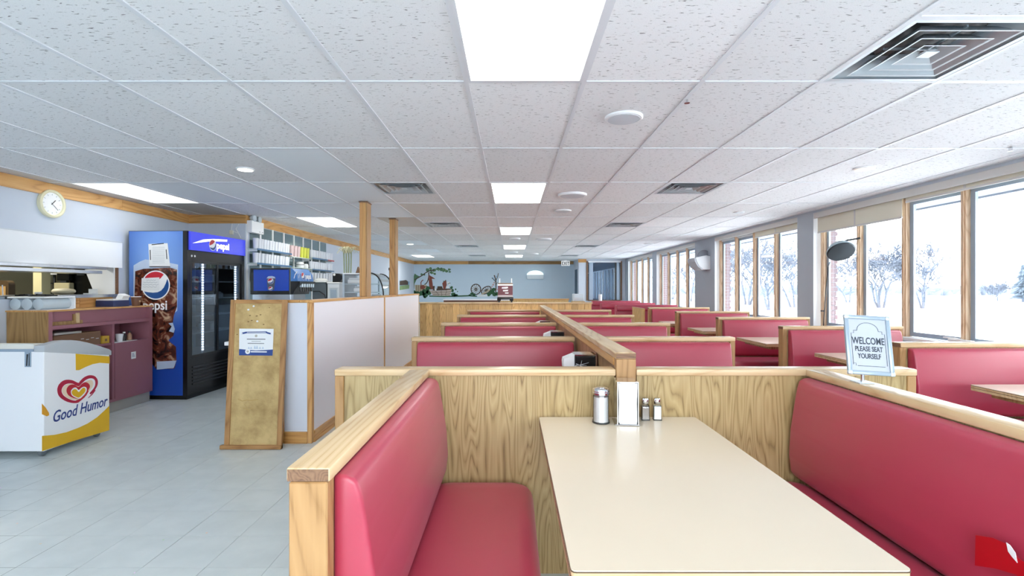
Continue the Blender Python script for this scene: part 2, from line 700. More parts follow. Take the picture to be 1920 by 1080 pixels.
o['kind'] = 'stuff'

# ceiling: slab, lay-in tiles and the tee grid
ce = struct('ceiling', B((-8.6, 4.5, NEAR - 0.1, 27, CZ + 0.2, CZ + 0.26)), M_white)
GX = [-0.237 + 0.61 * k for k in range(-8, 9)]
GY = [4.997 + 1.2192 * k for k in range(-7, 13)]
GX = [LX] + [g for g in GX if LX + 0.05 < g < RX - 0.05] + [RX]
GY = [NEAR] + [g for g in GY if NEAR + 0.1 < g < BY - 0.1] + [BY]


def col_of(x):
    for i in range(len(GX) - 1):
        if GX[i] <= x < GX[i + 1]:
            return i


def row_of(y):
    for i in range(len(GY) - 1):
        if GY[i] <= y < GY[i + 1]:
            return i


LIGHTS = [(0.07, 1.9), (0.07, 5.6), (0.07, 9.3), (0.07, 12.9), (0.07, 16.6), (-4.2, 5.6), (-2.98, 8.0), (-2.98, 16.6)]
VENTS = [(1.9, 2.3, 1), (1.9, 5.2, 0), (1.9, 8.4, 1), (1.9, 12.5, 0), (1.9, 16.2, 0),
         (-1.15, 5.2, 0), (-1.15, 8.4, 1), (-1.15, 12.5, 0), (-1.15, 16.2, 0)]
light_cells = {(col_of(x), row_of(y)) for x, y in LIGHTS}
vent_cells = {(col_of(x), row_of(y)): h for x, y, h in VENTS}
new_cells = {(col_of(x), row_of(y)) for x, y in ((-1.7, 4.4), (-2.4, 5.6), (-1.8, 5.6), (-3.0, 5.6), (-3.6, 5.6), (-2.4, 6.9), (-1.8, 6.9), (-3.0, 6.9),
                                                  (-2.4, 11.7), (-3.0, 10.4), (-2.4, 14.1), (-3.6, 9.3))}
old_cells = {(col_of(x), row_of(y)) for x, y in ((-1.2, 6.8), (-4.6, 4.4), (-4.6, 5.4), (-1.8, 8.0), (-4.2, 6.6))}
meshes = {}


def ceiling_tile(x0, x1, y0, y1, mat):
    w, d = round(x1 - x0 - 0.012, 3), round(y1 - y0 - 0.012, 3)
    if w < 0.03 or d < 0.03:
        return
    key = (w, d, mat.name)
    if key not in meshes:
        bm = NB()
        prism(bm, [(-w / 2, -d / 2), (w / 2, -d / 2), (w / 2, d / 2), (-w / 2, d / 2)], 'z', 0, 0.014)
        o = obj('ceiling_tile', bm, mat, ce)
        meshes[key] = o.data
    else:
        o = bpy.data.objects.new('ceiling_tile', meshes[key])
        COL.objects.link(o)
        o.parent = ce
    o.location = ((x0 + x1) / 2, (y0 + y1) / 2, CZ + 0.003 + RND.uniform(0, 0.002))


hidden_tiles = NB()
for j in range(len(GY) - 1):
    for i in range(len(GX) - 1):
        x0, x1, y0, y1 = GX[i], GX[i + 1], GY[j], GY[j + 1]
        if (i, j) in light_cells:
            continue
        if y0 > 7.0 and x1 <= FX + 0.01:
            continue
        mat = M_tile_new if (i, j) in new_cells else M_tile_old if (i, j) in old_cells else M_tile
        if y1 < 0.3:
            box(hidden_tiles, x0 + .006, x1 - .006, y0 + .006, y1 - .006, CZ + 0.003, CZ + 0.016)
            continue
        if (i, j) in vent_cells:
            if vent_cells[(i, j)]:
                ceiling_tile(x0, x1, y0, (y0 + y1) / 2, mat)
            else:
                ceiling_tile(x0, x1, (y0 + y1) / 2, y1, mat)
            continue
        ceiling_tile(x0, x1, y0, y1, mat)
o = obj('ceiling_tiling', hidden_tiles, M_tile, ce)
o['kind'] = 'stuff'
for gx in GX[1:-1]:
    y0 = NEAR if gx > FX else NEAR
    y1 = BY if gx > FX else 7.2
    obj('grid_tee', B((gx - 0.012, gx + 0.012, y0, y1, CZ - 0.001, CZ + 0.004)), M_tee, ce)
for gy in GY[1:-1]:
    obj('grid_tee', B((LX if gy < 7.2 else FX, RX, gy - 0.011, gy + 0.011, CZ - 0.0005, CZ + 0.004)), M_tee, ce)
for (i, j), h in vent_cells.items():
    ym = (GY[j] + GY[j + 1]) / 2
    obj('grid_tee', B((GX[i] + 0.012, GX[i + 1] - 0.012, ym - 0.013, ym + 0.013, CZ - 0.0005, CZ + 0.004)), M_tee, ce)
obj('grid_tee', B((RX - 0.02, RX, NEAR, BY, CZ - 0.001, CZ + 0.004)), M_tee, ce)

# walls
bm = NB()
OP0, OP1, OZ0, OZ1 = 3.0, 5.87, 1.255, 1.60
box(bm, LX - 0.12, LX, NEAR, 7.3, 0, OZ0)
box(bm, LX - 0.12, LX, NEAR, 7.3, OZ1, CZ + 0.2)
box(bm, LX - 0.12, LX, NEAR, OP0, OZ0, OZ1)
box(bm, LX - 0.12, LX, OP1, 7.3, OZ0, OZ1)
struct('wall_left', bm, M_wall_blue)
struct('wall_return', B((LX - 0.12, FX + 0.01, 7.2, 7.31, 0, CZ + 0.2)), M_wall_blue)
struct('wall_side', B((FX - 0.1, FX, 7.31, BY + 0.1, 0, CZ + 0.2)), M_wall_blue)
struct('wall_back', B((FX - 0.1, 2.46, BY, BY + 0.12, 0, CZ + 0.2)), M_wall_back)
bm = NB()
box(bm, LX - 0.12, RX + 0.3, NEAR - 0.12, NEAR, 0, 0.85)
box(bm, LX - 0.12, RX + 0.3, NEAR - 0.12, NEAR, 2.32, CZ + 0.2)
box(bm, LX - 0.12, -2.4, NEAR - 0.12, NEAR, 0.85, 2.32)
box(bm, 4.0, RX + 0.3, NEAR - 0.12, NEAR, 0.85, 2.32)
struct('wall_front', bm, M_wall_blue)
fw = struct('window_7', B((-2.4, 4.0, NEAR - 0.09, NEAR - 0.03, 0.85, 0.89), (-2.4, 4.0, NEAR - 0.09, NEAR - 0.03, 2.28, 2.32)), M_reveal)  # unseen window band, added to brighten the room from behind the camera
for k in range(6):
    x = -2.4 + 6.4 * k / 5
    obj('mullion', B((x - 0.025, x + 0.025, NEAR - 0.09, NEAR - 0.02, 0.89, 2.28)), M_mull, fw)
    if k < 5:
        obj('pane', B((x + 0.025, x + 6.4 / 5 - 0.025, NEAR - 0.062, NEAR - 0.058, 0.89, 2.28)), M_glass, fw)

GROUPS = [(0.55, 3.50), (3.88, 6.83), (7.21, 10.15), (11.25, 14.23), (14.67, 17.70)]
COLS = [(NEAR, 0.55), (3.50, 3.88), (6.83, 7.21), (10.15, 11.25), (14.23, 14.67), (17.70, 18.9)]
OX = 4.48
bm = NB()
for a, b in COLS:
    box(bm, RX, OX, a, b, 0, CZ + 0.2)
for (_, a), (b, _) in zip(COLS, COLS[1:]):
    box(bm, RX + 0.001, OX, a, b, 0, 0.80)
    box(bm, RX + 0.001, OX, a, b, 2.395, CZ + 0.2)
    box(bm, 4.275, OX - 0.001, a, b, 2.33, 2.395)
wr = struct('wall_right', bm, M_wall_grey)
bm = NB()
for a, b in COLS[2:]:
    z = 0.80
    k = 0
    while z < 2.32:
        s = 0.02 if k % 2 else 0.0
        box(bm, 4.345, OX + 0.02 - s, a - 0.012 - RND.uniform(0, 0.004), a + 0.10, z, z + 0.058)
        z += 0.064
        k += 1
o = obj('brickwork', bm, M_brick, wr)
o['kind'] = 'stuff'

# window groups
nwin = 0
for a, b in GROUPS:
    nwin += 1
    bm = NB()
    box(bm, 4.19, 4.335, a, b, 0.80, 0.835, bev=0.004)
    box(bm, 4.275, 4.335, a, b, 2.30, 2.335)
    w = struct('window_%d' % nwin, bm, M_reveal)
    obj('reveal', B((RX + 0.001, 4.335, b - 0.006, b - 0.0005, 0.835, 2.395)), M_reveal, w)
    obj('reveal', B((RX + 0.001, 4.335, a + 0.0005, a + 0.006, 0.835, 2.395)), M_reveal, w)
    step = (b - a - 0.13) / 4
    ms = [b - 0.065 - step * k for k in range(5)]
    for y in ms:
        bm = NB()
        box(bm, 4.255, 4.33, y - 0.024, y + 0.024, 0.83, 2.33, bev=0.003, seg=1)
        box(bm, 4.243, 4.255, y - 0.010, y + 0.016, 0.83, 2.33)
        obj('mullion', bm, M_mull, w)
    for y1, y0 in zip(ms, ms[1:]):
        p0, p1 = y0 + 0.024, y1 - 0.024
        bm = NB()
        s = 0.048
        box(bm, 4.300, 4.325, p0, p0 + s, 0.84, 2.30)
        box(bm, 4.300, 4.325, p1 - s, p1, 0.84, 2.30)
        box(bm, 4.300, 4.325, p0 + s, p1 - s, 0.84, 0.84 + s)
        box(bm, 4.300, 4.325, p0 + s, p1 - s, 2.30 - s, 2.30)
        obj('sash', bm, M_alu, w)
        obj('pane', B((4.311, 4.315, p0 + s, p1 - s, 0.84 + s, 2.30 - s)), M_glass, w)
    if nwin == 2:
        y = ms[3]
        bm = NB()
        box(bm, 4.20, 4.245, y - 0.13, y + 0.11, 0.845, 0.875, bev=0.006)
        tube(bm, [(4.215, y - 0.05, 0.87), (4.19, y + 0.02, 0.885), (4.18, y + 0.13, 0.882)], 0.007)
        obj('crank_handle', bm, M_whiteplastic, w, smooth=True)
    if nwin == 5:
        obj('lock_bar', B((4.225, 4.245, b - 0.35, b - 0.30, 1.30, 1.62)), M_endgrain, w)

# timber crown boards under the ceiling
ZT = CZ - 0.125
struct('trim_1', B((LX, LX + 0.02, NEAR, 5.95, ZT, CZ - 0.002)), M_trim)
struct('trim_2', B((LX, LX + 0.019, 5.953, 7.2, ZT, CZ - 0.002)), M_trim)
struct('trim_3', B((LX + 0.02, FX + 0.02, 7.18, 7.2, ZT, CZ - 0.002)), M_trim_x)
struct('trim_4', B((FX, FX + 0.02, 7.2, 10.4, ZT, CZ - 0.002)), M_trim)
struct('trim_5', B((FX, FX + 0.02, 10.404, BY, ZT, CZ - 0.002)), M_trim)
struct('trim_6', B((FX + 0.02, -1.74, BY - 0.02, BY, ZT, CZ - 0.002)), M_trim_x)
struct('trim_7', B((-1.735, 2.44, BY - 0.02, BY, ZT, CZ - 0.002)), wood('brown_pine_trim', '#a9834f', '#97703f', '#7c5830', 'x', 1, 0.4, 0.8))
struct('trim_8', B((2.44, 2.74, 18.18, 18.2, ZT, CZ - 0.002)), M_trim_x)

# vestibule at the far right corner
bm = NB()
box(bm, 2.46, 2.74, 18.2, 18.32, 0, CZ + 0.2)
box(bm, 2.74, RX, 18.2, 18.32, 0, 0.90)
box(bm, 2.74, RX, 18.2, 18.32, 2.35, CZ + 0.2)
box(bm, 4.05, RX, 18.2, 18.32, 0.9, 2.35)
box(bm, 2.46, 2.56, 18.32, 18.55, 0, CZ + 0.2)
box(bm, 2.46, 2.56, 19.35, 27, 0, CZ + 0.2)
box(bm, 2.46, 2.56, 18.55, 19.35, 2.08, CZ + 0.2)
struct('wall_vestibule', bm, plain('pale_pillar_paint', '#cfd8e4', 0.6))
M_navy_wall = plain('slate_blue_paint', '#5c6a7a', 0.6)
struct('wall_far', B((2.46, 4.48, 26.9, 27.0, 0, CZ + 0.2)), M_navy_wall)
bm = NB()
box(bm, RX, OX, 18.9, 27, 0, 0.8)
box(bm, RX, OX, 18.9, 27, 2.15, CZ + 0.2)
for k in range(12):
    box(bm, RX, OX, 18.9 + k * 0.72, 18.9 + k * 0.72 + 0.30, 0.8, 2.15)
struct('wall_passage', bm, M_navy_wall)
bm = NB()
for k in range(11):
    y = 19.2 + k * 0.72
    box(bm, 4.0, 4.012, y, y + 0.36, 0.85, 2.12)
d1 = struct('door_1', B((2.462, 2.50, 18.56, 19.34, 0.01, 2.07)), plain('slate_door_paint', '#3d566e', 0.5))
obj('handle', B((2.42, 2.462, 18.66, 18.69, 0.98, 1.03), bev=0.004), M_steel, d1)
w6 = struct('window_6', B((2.745, 2.80, 18.17, 18.24, 0.9, 2.35), (4.0, 4.055, 18.17, 18.24, 0.9, 2.35), (2.80, 4.0, 18.17, 18.24, 0.88, 0.92)), M_endgrain)
obj('post', B((2.84, 2.99, 18.2, 18.26, 0.92, 2.30), bev=0.006), M_alu, w6)
obj('post', B((3.86, 3.95, 18.2, 18.26, 0.92, 2.30), bev=0.006), M_alu, w6)
obj('post', B((3.80, 3.86, 18.2, 18.26, 0.92, 2.30)), M_dark, w6)
obj('head_rail', B((2.80, 4.0, 18.15, 18.22, 2.30, 2.36), bev=0.006), M_whiteplastic, w6)
obj('pane', B((2.99, 3.80, 18.225, 18.231, 0.92, 2.30)), M_glass_blue, w6)
vb = thing('window_vertical_slats', 'made-up white slats for the window verticals in the inner window at the far end', 'blind', (4.0, 19.2, 0.85))  # made-up slats in place of the window verticals seen in the glass
obj('head_rail', B((3.99, 4.03, 19.1, 26.8, 2.12, 2.15)), M_whiteplastic, vb, world=True)
for k in range(11):
    y = 19.2 + k * 0.68
    obj('slat', B((3.99 - 0.0, 4.002, y, y + 0.30, 0.85, 2.12)), M_white, vb, world=True)

# kitchen behind the hatch
bm = NB()
box(bm, -8.5, -8.4, 0, 9.5, 0, CZ + 0.2)
box(bm, -8.5, LX - 0.12, 9.4, 9.5, 0, CZ + 0.2)
box(bm, -8.5, LX - 0.12, 0.0, 0.1, 0, CZ + 0.2)
struct('wall_kitchen', bm, M_kwall)
kp = struct('wall_post', B((-6.0, -5.893, 6.18, 6.30, 0, CZ + 0.2)), plain('ivory_kitchen_post', '#cdc59c', 0.6))
bm = NB()
prism(bm, [(LX - 0.001, OZ0 + 0.03), (-4.945, OZ0 + 0.03), (-5.07, OZ1), (LX - 0.001, OZ1)], 'y', 5.845, 5.868)
struct('trim_9', bm, M_white)
struct('trim_10', B((LX - 0.02, LX + 0.015, 5.868, 5.90, OZ0, OZ1)), M_endgrain)

# outside: snow, eaves
bm = NB()
g = 40
rs = random.Random(3)
xs = [4.5, 8, 12, 18, 25, 33, 42, 55, 75, 110, 170, 260, 420]
ys = [-120, -60, -30, -12, -4, 2, 6, 10, 15, 20, 26, 32, 38, 44, 52, 62, 78, 100, 140, 200, 300, 480]
vv = [[bm.verts.new((x, y, -0.35 + (rs.uniform(-0.12, 0.22) if x > 10 else 0))) for y in ys] for x in xs]
for i in range(len(xs) - 1):
    for j in range(len(ys) - 1):
        bm.faces.new([vv[i][j], vv[i + 1][j], vv[i + 1][j + 1], vv[i][j + 1]])
q4 = [bm.verts.new(p) for p in ((-200, -300, -0.36), (5, -300, -0.36), (5, -2.9, -0.36), (-200, -2.9, -0.36))]
bm.faces.new(q4)
o = obj('snow_ground', bm, M_snow, smooth=180)
o['kind'] = 'structure'
bm = NB()
for k in range(6):
    box(bm, OX + 0.137 * k, OX + 0.137 * k + 0.129, -4, 27, 2.395, 2.41)
box(bm, OX, 5.3, -4, 27, 2.412, 2.44)
box(bm, 5.30, 5.33, -4, 27, 2.375, 2.60)
o = struct('roof_overhang', bm, M_soffit)
# ------------------------------------------------------------------ ceiling fittings
ORD = ['first', 'second', 'third', 'fourth', 'fifth']
where = {0: 'lit fluorescent ceiling panel overhead in the centre row, cut by the top of the photo',
         1: 'lit fluorescent ceiling panel in the centre row, second from the camera',
         2: 'lit fluorescent ceiling panel in the centre row, third from the camera',
         3: 'lit fluorescent ceiling panel in the centre row, fourth from the camera',
         4: 'lit fluorescent ceiling panel in the centre row, last before the mural wall',
         5: 'lit fluorescent ceiling panel above the kitchen hatch, beside the wall clock',
         6: 'lit fluorescent ceiling panel above the drinks counter, behind the emergency lamp',
         7: 'lit fluorescent ceiling panel in the far corner beside the mural'}
for k, (x, y) in enumerate(LIGHTS):
    i, j = col_of(x), row_of(y)
    x0, x1, y0, y1 = GX[i] + 0.012, GX[i + 1] - 0.012, GY[j] + 0.012, GY[j + 1] - 0.012
    t = thing('ceiling_light', where[k], 'ceiling light', ((x0 + x1) / 2, (y0 + y1) / 2, CZ), group='fluorescent ceiling panels')
    bm = NB()
    r = 0.014
    box(bm, x0, x0 + r, y0, y1, CZ - 0.003, CZ + 0.08)
    box(bm, x1 - r, x1, y0, y1, CZ - 0.003, CZ + 0.08)
    box(bm, x0 + r, x1 - r, y0, y0 + r, CZ - 0.003, CZ + 0.08)
    box(bm, x0 + r, x1 - r, y1 - r, y1, CZ - 0.003, CZ + 0.08)
    obj('frame', bm, M_tee, t, world=True)
    obj('diffuser', B((x0 + r, x1 - r, y0 + r, y1 - r, CZ + 0.003, CZ + 0.008)), M_panelglow[k], t, world=True)


def ring(bm, cx, cy, s0, z0, s1, z1, th=0.003):
    """a square sheet-metal skirt between two half sizes"""
    v = []
    for s, z in ((s0, z0), (s1, z1), (s1 - th, z1), (s0 - th, z0)):
        v.append([bm.verts.new((cx + a * s, cy + b * s, z)) for a, b in ((-1, -1), (1, -1), (1, 1), (-1, 1))])
    for p in range(4):
        A, Bq = v[p], v[(p + 1) % 4]
        for q in range(4):
            bm.faces.new([A[q], A[(q + 1) % 4], Bq[(q + 1) % 4], Bq[q]])


def vent(x, y0, y1, label):
    i = col_of(x)
    cx, cy = (GX[i] + GX[i + 1]) / 2, (y0 + y1) / 2
    t = thing('air_diffuser', label, 'air vent', (cx, cy, CZ), group='square air diffusers in the ceiling')
    bm = NB()
    ring(bm, 0, 0, 0.292, 0.0, 0.17, 0.075)
    ring(bm, 0, 0, 0.294, 0.0, 0.27, 0.001)
    obj('back_pan', bm, M_galv, t)
    bm = NB()
    lathe(bm, [(0.20, 0.074), (0.20, 0.16)], seg=24)
    obj('duct_neck', bm, M_black, t)
    for s in (0.215, 0.15, 0.088):
        bm = NB()
        ring(bm, 0, 0, s, -0.004, s - 0.055, 0.045 if s > 0.1 else 0.03)
        ring(bm, 0, 0, s + 0.006, -0.005, s - 0.004, -0.002)
        obj('louvre_ring', bm, M_galv, t)
    bm = NB()
    box(bm, -0.03, 0.03, -0.03, 0.03, -0.002, 0.002)
    box(bm, -0.004, 0.004, -0.2, 0.2, 0.02, 0.03)
    box(bm, -0.2, 0.2, -0.004, 0.004, 0.02, 0.03)
    obj('hub', bm, M_galv, t)


vlab = ['open metal air diffuser overhead near the top right corner of the photo', 'metal air diffuser in the window-side row, second from the camera',
        'metal air diffuser in the window-side row, third from the camera', 'metal air diffuser in the window-side row, fourth from the camera',
        'metal air diffuser in the window-side row, just before the exit sign',
        'metal air diffuser in the counter-side row, next to the front wooden post', 'metal air diffuser in the counter-side row, second from the camera',
        'metal air diffuser in the counter-side row, third from the camera', 'metal air diffuser in the counter-side row, last before the mural']
for k, (x, y, h) in enumerate(VENTS):
    j = row_of(y)
    m = (GY[j] + GY[j + 1]) / 2
    vent(x, (m if h else GY[j]) + 0.012, (GY[j + 1] if h else m) - 0.012, vlab[k])


def disc(name, label, cat, x, y, r, lit=None, drop=0.012, group=None):
    t = thing(name, label, cat, (x, y, CZ), group=group)
    bm = NB()
    lathe(bm, [(r, 0.004), (r, -drop * 0.4), (r - 0.008, -drop), (r * 0.86, -drop)], seg=32)
    obj('rim', bm, M_whiteplastic, t, smooth=True)
    bm = NB()
    lathe(bm, [(r * 0.84, -drop), (r * 0.84, -drop - 0.002), (r * 0.6, -drop - 0.003)], seg=32)
    obj('lens' if lit else 'grille', bm, lit or M_grille, t, smooth=True)


disc('ceiling_speaker', 'round white flush ceiling speaker, the largest and nearest the camera', 'speaker', 0.70, 3.09, 0.118, group='round fittings beside the centre lights')
disc('ceiling_speaker', 'raised round white ceiling disc beside the second centre light panel', 'speaker', 0.69, 5.64, 0.165, drop=0.018, group='round fittings beside the centre lights')
disc('ceiling_speaker', 'small round white ceiling disc just beyond the second centre light panel', 'speaker', 0.70, 6.81, 0.12, group='round fittings beside the centre lights')
disc('smoke_detector', 'round white disc on the ceiling beside the third centre light panel', 'smoke detector', 0.69, 10.7, 0.17, drop=0.025, group='round fittings beside the centre lights')
disc('smoke_detector', 'white disc on the ceiling just beyond the third centre light panel', 'smoke detector', 0.06, 10.6, 0.12, drop=0.025)
disc('smoke_detector', 'white disc on the ceiling just beyond the fourth centre light panel', 'smoke detector', 0.06, 14.6, 0.12, drop=0.025)
disc('smoke_detector', 'pale disc on the ceiling beside the fourth centre light panel', 'smoke detector', 0.66, 15.3, 0.17, drop=0.025)
disc('pot_light', 'lit round pot light in the ceiling above the drinks cooler aisle', 'pot light', -2.395, 4.43, 0.075, M_potglow, 0.008, 'recessed pot lights')
disc('pot_light', 'lit round pot light in the ceiling above the far end of the service counter', 'pot light', -2.47, 11.96, 0.09, M_potglow, 0.008, 'recessed pot lights')
M_potdim = glow('amber_pot_lens', '#d8b070', 0.35)  # lens given a faint glow of its own
disc('pot_light', 'faintly glowing amber round pot light in the ceiling near the windows', 'pot light', 3.14, 4.4, 0.085, M_potdim, 0.008, 'recessed pot lights')
disc('pot_light', 'small grey pot light above the second window booth', 'pot light', 3.2, 6.95, 0.07, M_grille, 0.008, 'recessed pot lights')
disc('pot_light', 'small grey pot light above the rear window booths', 'pot light', 3.3, 11.9, 0.12, M_grille, 0.008, 'recessed pot lights')

bm = NB()
tube(bm, [(3.79, 3.75, CZ), (3.79, 3.75, CZ - 0.025)], 0.012, 10)
t = thing('sprinkler', 'tiny sprinkler head in the ceiling beside the window wall', 'sprinkler', (3.79, 3.75, CZ))
obj('stem', bm, M_chrome, t, world=True)
bm = NB()
lathe(bm, [(0.022, -0.028), (0.022, -0.025)], c=(0, 0, 0), seg=14)
obj('deflector', bm, M_chrome, t)
t = thing('sprinkler', 'tiny sprinkler head poking from the ceiling tee beside the round speaker', 'sprinkler', (0.99, 2.79, CZ))
bm = NB()
tube(bm, [(0, 0, 0), (0, 0, -0.02)], 0.006, 8)
obj('stem', bm, M_chrome, t)
bm = NB()
lathe(bm, [(0.016, -0.022), (0.016, -0.02)], seg=12)
obj('deflector', bm, M_chrome, t)

# ------------------------------------------------------------------ blinds and valances
for k, (a, b) in enumerate(GROUPS):
    if k == 0:
        continue
    nm = ['', 'beside the camera-side window bay', 'over the second window bay', 'over the third window bay', 'over the last window bay'][k]
    v = thing('valance', 'beige box valance ' + nm + ' under the ceiling', 'valance', (4.18, a, 2.319), group='beige valances')
    obj('fascia', B((4.172, 4.192, a, b, 2.319, 2.394)), M_valance, v, world=True)
    obj('soffit', B((4.192, 4.275, a, b, 2.386, 2.394)), M_valance, v, world=True)


def blind(y0, y1, z, label, seam=True):
    t = thing('roller_blind', label, 'blind', (4.215, y0, z), group='cream roller blinds')
    ym = (y0 + y1) / 2
    obj('fabric', B((4.213, 4.216, y0, ym - 0.0005, z + 0.02, 2.36)), M_cream, t, world=True)
    obj('fabric', B((4.213, 4.216, ym + 0.0005, y1, z + 0.02, 2.36)), M_cream, t, world=True)
    obj('seam_strip', B((4.209, 4.2125, ym - 0.012, ym + 0.012, z + 0.022, 2.36)), M_valance, t, world=True)
    obj('hem_bar', B((4.208, 4.222, y0, y1, z, z + 0.022), bev=0.003), M_valance, t, world=True)
    bm = NB()
    tube(bm, [(4.226, y0, 2.352), (4.226, y1, 2.352)], 0.022, 10)
    obj('roller', bm, M_cream, t, world=True, smooth=True)


blind(5.33, 6.80, 2.112, 'cream roller blind hanging lowest, above the black speaker')
blind(3.90, 5.28, 2.268, 'cream roller blind almost fully raised at the edge of the photo')
blind(7.24, 8.55, 2.222, 'cream roller blind partly lowered beyond the grey wall pier')

# ------------------------------------------------------------------ booths


def backrest(bm, x0, x1, s=-1, y=0.0):
    """upholstered back, swelling towards the sitter; s is the side it faces"""
    zs = [(0.015, 0.478), (0.07, 0.472), (0.095, 0.50), (0.104, 0.58), (0.097, 0.70), (0.080, 0.81), (0.066, 0.89), (0.056, 0.925), (0.035, 0.938), (0.0, 0.940)]
    pts = [(y + s * a, z) for a, z in zs] + [(y, 0.478)]
    prism(bm, pts, 'x', x0, x1, bev=0.012, seg=3)


def seat_cushion(bm, x0, x1, s=-1, y=0.0, depth=0.46):
    ya, yb = sorted((y + s * 0.012, y + s * depth))
    r = 0.085
    pts = []
    for cx, cy, a, rr in ((x1 - r, yb - r, 0, r), (x0 + r, yb - r, 90, r), (x0 + r, ya + r, 180, r), (x1 - r, ya + r, 270, r)):
        for i in range(8):
            t = math.radians(a + 90.0 * i / 7)
            pts.append((cx + rr * math.cos(t), cy + rr * math.sin(t)))
    prof = [(0.0, 0.335), (0.0, 0.40), (0.006, 0.425), (0.02, 0.447), (0.042, 0.459), (0.075, 0.464), (0.14, 0.467)]
    mx, my = (x0 + x1) / 2, (ya + yb) / 2
    rings = []
    for ins, z in prof:
        sx = ((x1 - x0) / 2 - ins) / ((x1 - x0) / 2)
        sy = ((yb - ya) / 2 - ins) / ((yb - ya) / 2)
        rings.append([bm.verts.new((mx + (p[0] - mx) * sx, my + (p[1] - my) * sy, z)) for p in pts])
    n = len(pts)
    for A, C2 in zip(rings, rings[1:]):
        for i in range(n):
            bm.faces.new([A[i], A[(i + 1) % n], C2[(i + 1) % n], C2[i]])
    bm.faces.new(rings[0][::-1])
    bm.faces.new(rings[-1])


def bench(name, label, x, y, L, front=True, back=True, post=('a',), rot=0.0, group=None, oak=M_oak, ca=0.0, cb=0.0, z=0.975):
    """a booth divider with upholstery on one or both faces. local x runs along it, -y is its front. ca/cb: cap overhang at each end"""
    t = thing(name, label, 'booth bench', (x, y, 0), rotz=rot, group=group)
    T = 0.095
    obj('panel', B((0.005, L - 0.005, 0.014, T - 0.014, 0.0, z - 0.032)), oak, t)
    bm = NB()
    box(bm, -ca, L + cb, 0.0, T, z - 0.032, z, bev=0.006, seg=2)
    obj('cap_rail', bm, M_maple, t, smooth=True)
    for e in post:
        xa, xb = (0.0, 0.042) if e == 'a' else (L - 0.042, L)
        obj('end_post', B((xa, xb, 0.006, T - 0.006, 0.0, z - 0.032), bev=0.003, seg=1), M_maple_z, t)
        if name and e == 'a':
            obj('end_grain', B((-ca - 0.001, -ca + 0.004, 0.004, T - 0.004, z - 0.029, z - 0.004)), M_endgrain, t)
    xi0 = 0.052 if 'a' in post else 0.012
    xi1 = L - 0.052 if 'b' in post else L - 0.012
    for on, s, yy in ((front, -1, 0.014), (back, 1, T - 0.014)):
        if not on:
            continue
        bm = NB()
        backrest(bm, xi0, xi1, s, yy)
        obj('backrest', bm, M_vinyl, t, smooth=50)
        bm = NB()
        seat_cushion(bm, xi0 - 0.02, xi1 + 0.008, s, yy, 0.50)
        obj('seat', bm, M_vinyl, t, smooth=60)
        a, b = sorted((yy + s * 0.0, yy + s * 0.40))
        obj('base', B((xi0, xi1 - 0.01, a, b, 0.0, 0.335)), M_oak_dark, t)
    return t


# the cross partition behind the front table, its front faced in oak
Y1 = 2.335
SPX0, SPX1 = 0.494, 0.587
for x0, x1, lab, ends in ((-0.841, SPX0 - 0.002, 'oak-faced cross partition behind the front table, counter side of the centre post', ('a',)),
                          (SPX1 + 0.002, 1.92, 'oak-faced cross partition behind the front table, window side of the centre post', ('b',))):
    bench('booth_partition', lab, x0, Y1, x1 - x0, False, True, ends, group='oak cross partition')

# the long spine
t = thing('booth_divider', 'long raised oak divider with pale cap running back between the centre booths', 'divider', (SPX0, Y1, 0))
W = SPX1 - SPX0
obj('panel', B((0.012, W - 0.012, 0.05, 6.42, 0, 1.02)), M_oak_dark, t)
M_capy = wood('pale_maple_long', '#e3cfae', '#d6bc92', '#b08a5c', 'y', 1.0, 0.3, 0.9)
obj('cap_rail', B((-0.002, W + 0.002, 0.005, 6.42, 1.022, 1.053), bev=0.005), M_capy, t)
obj('side_rail', B((-0.001, 0.012, 0.07, 6.40, 0.985, 1.022)), M_trim, t)
obj('side_rail', B((W - 0.012, W + 0.001, 0.07, 6.40, 0.985, 1.022)), M_trim, t)
obj('end_post', B((0.0, W, 0.0, 0.05, 0.0, 1.022), bev=0.003), M_maple_z, t)
obj('end_grain', B((0.0, W, 0.001, 0.006, 1.026, 1.050)), M_endgrain, t)

# benches on either side of the spine
ROWS = [3.85, 5.43, 7.03, 8.65]
NTH = ['first', 'second', 'third', 'fourth']
for k, y in enumerate(ROWS):
    w = ['first behind the oak cross partition', 'second behind the oak cross partition', 'third behind the oak cross partition', 'farthest back'][k]
    bench('booth_bench', 'red booth bench on the counter side of the divider, ' + w, -0.785, y, SPX0 - 0.003 + 0.785, True, True, ('a',), group='counter-side centre benches')
    bench('booth_bench', 'red booth bench on the window side of the divider, ' + w, SPX1 + 0.003, y, 1.745 - SPX1 - 0.003, True, True, ('b',), group='window-side centre benches')

# the front booth: two benches facing each other across the big table
bench('booth_bench', 'red bench left of the front table, its maple end post facing the camera', -0.39, 1.057, Y1 - 1.06, True, False, ('a',), rot=math.radians(90), group='front booth benches')
RB = bench('booth_bench', 'red bench with patched vinyl back at the right of the front table', 1.388, Y1 - 0.003, Y1 - 1.0, True, False, ('b',), rot=math.radians(-90), group='front booth benches')

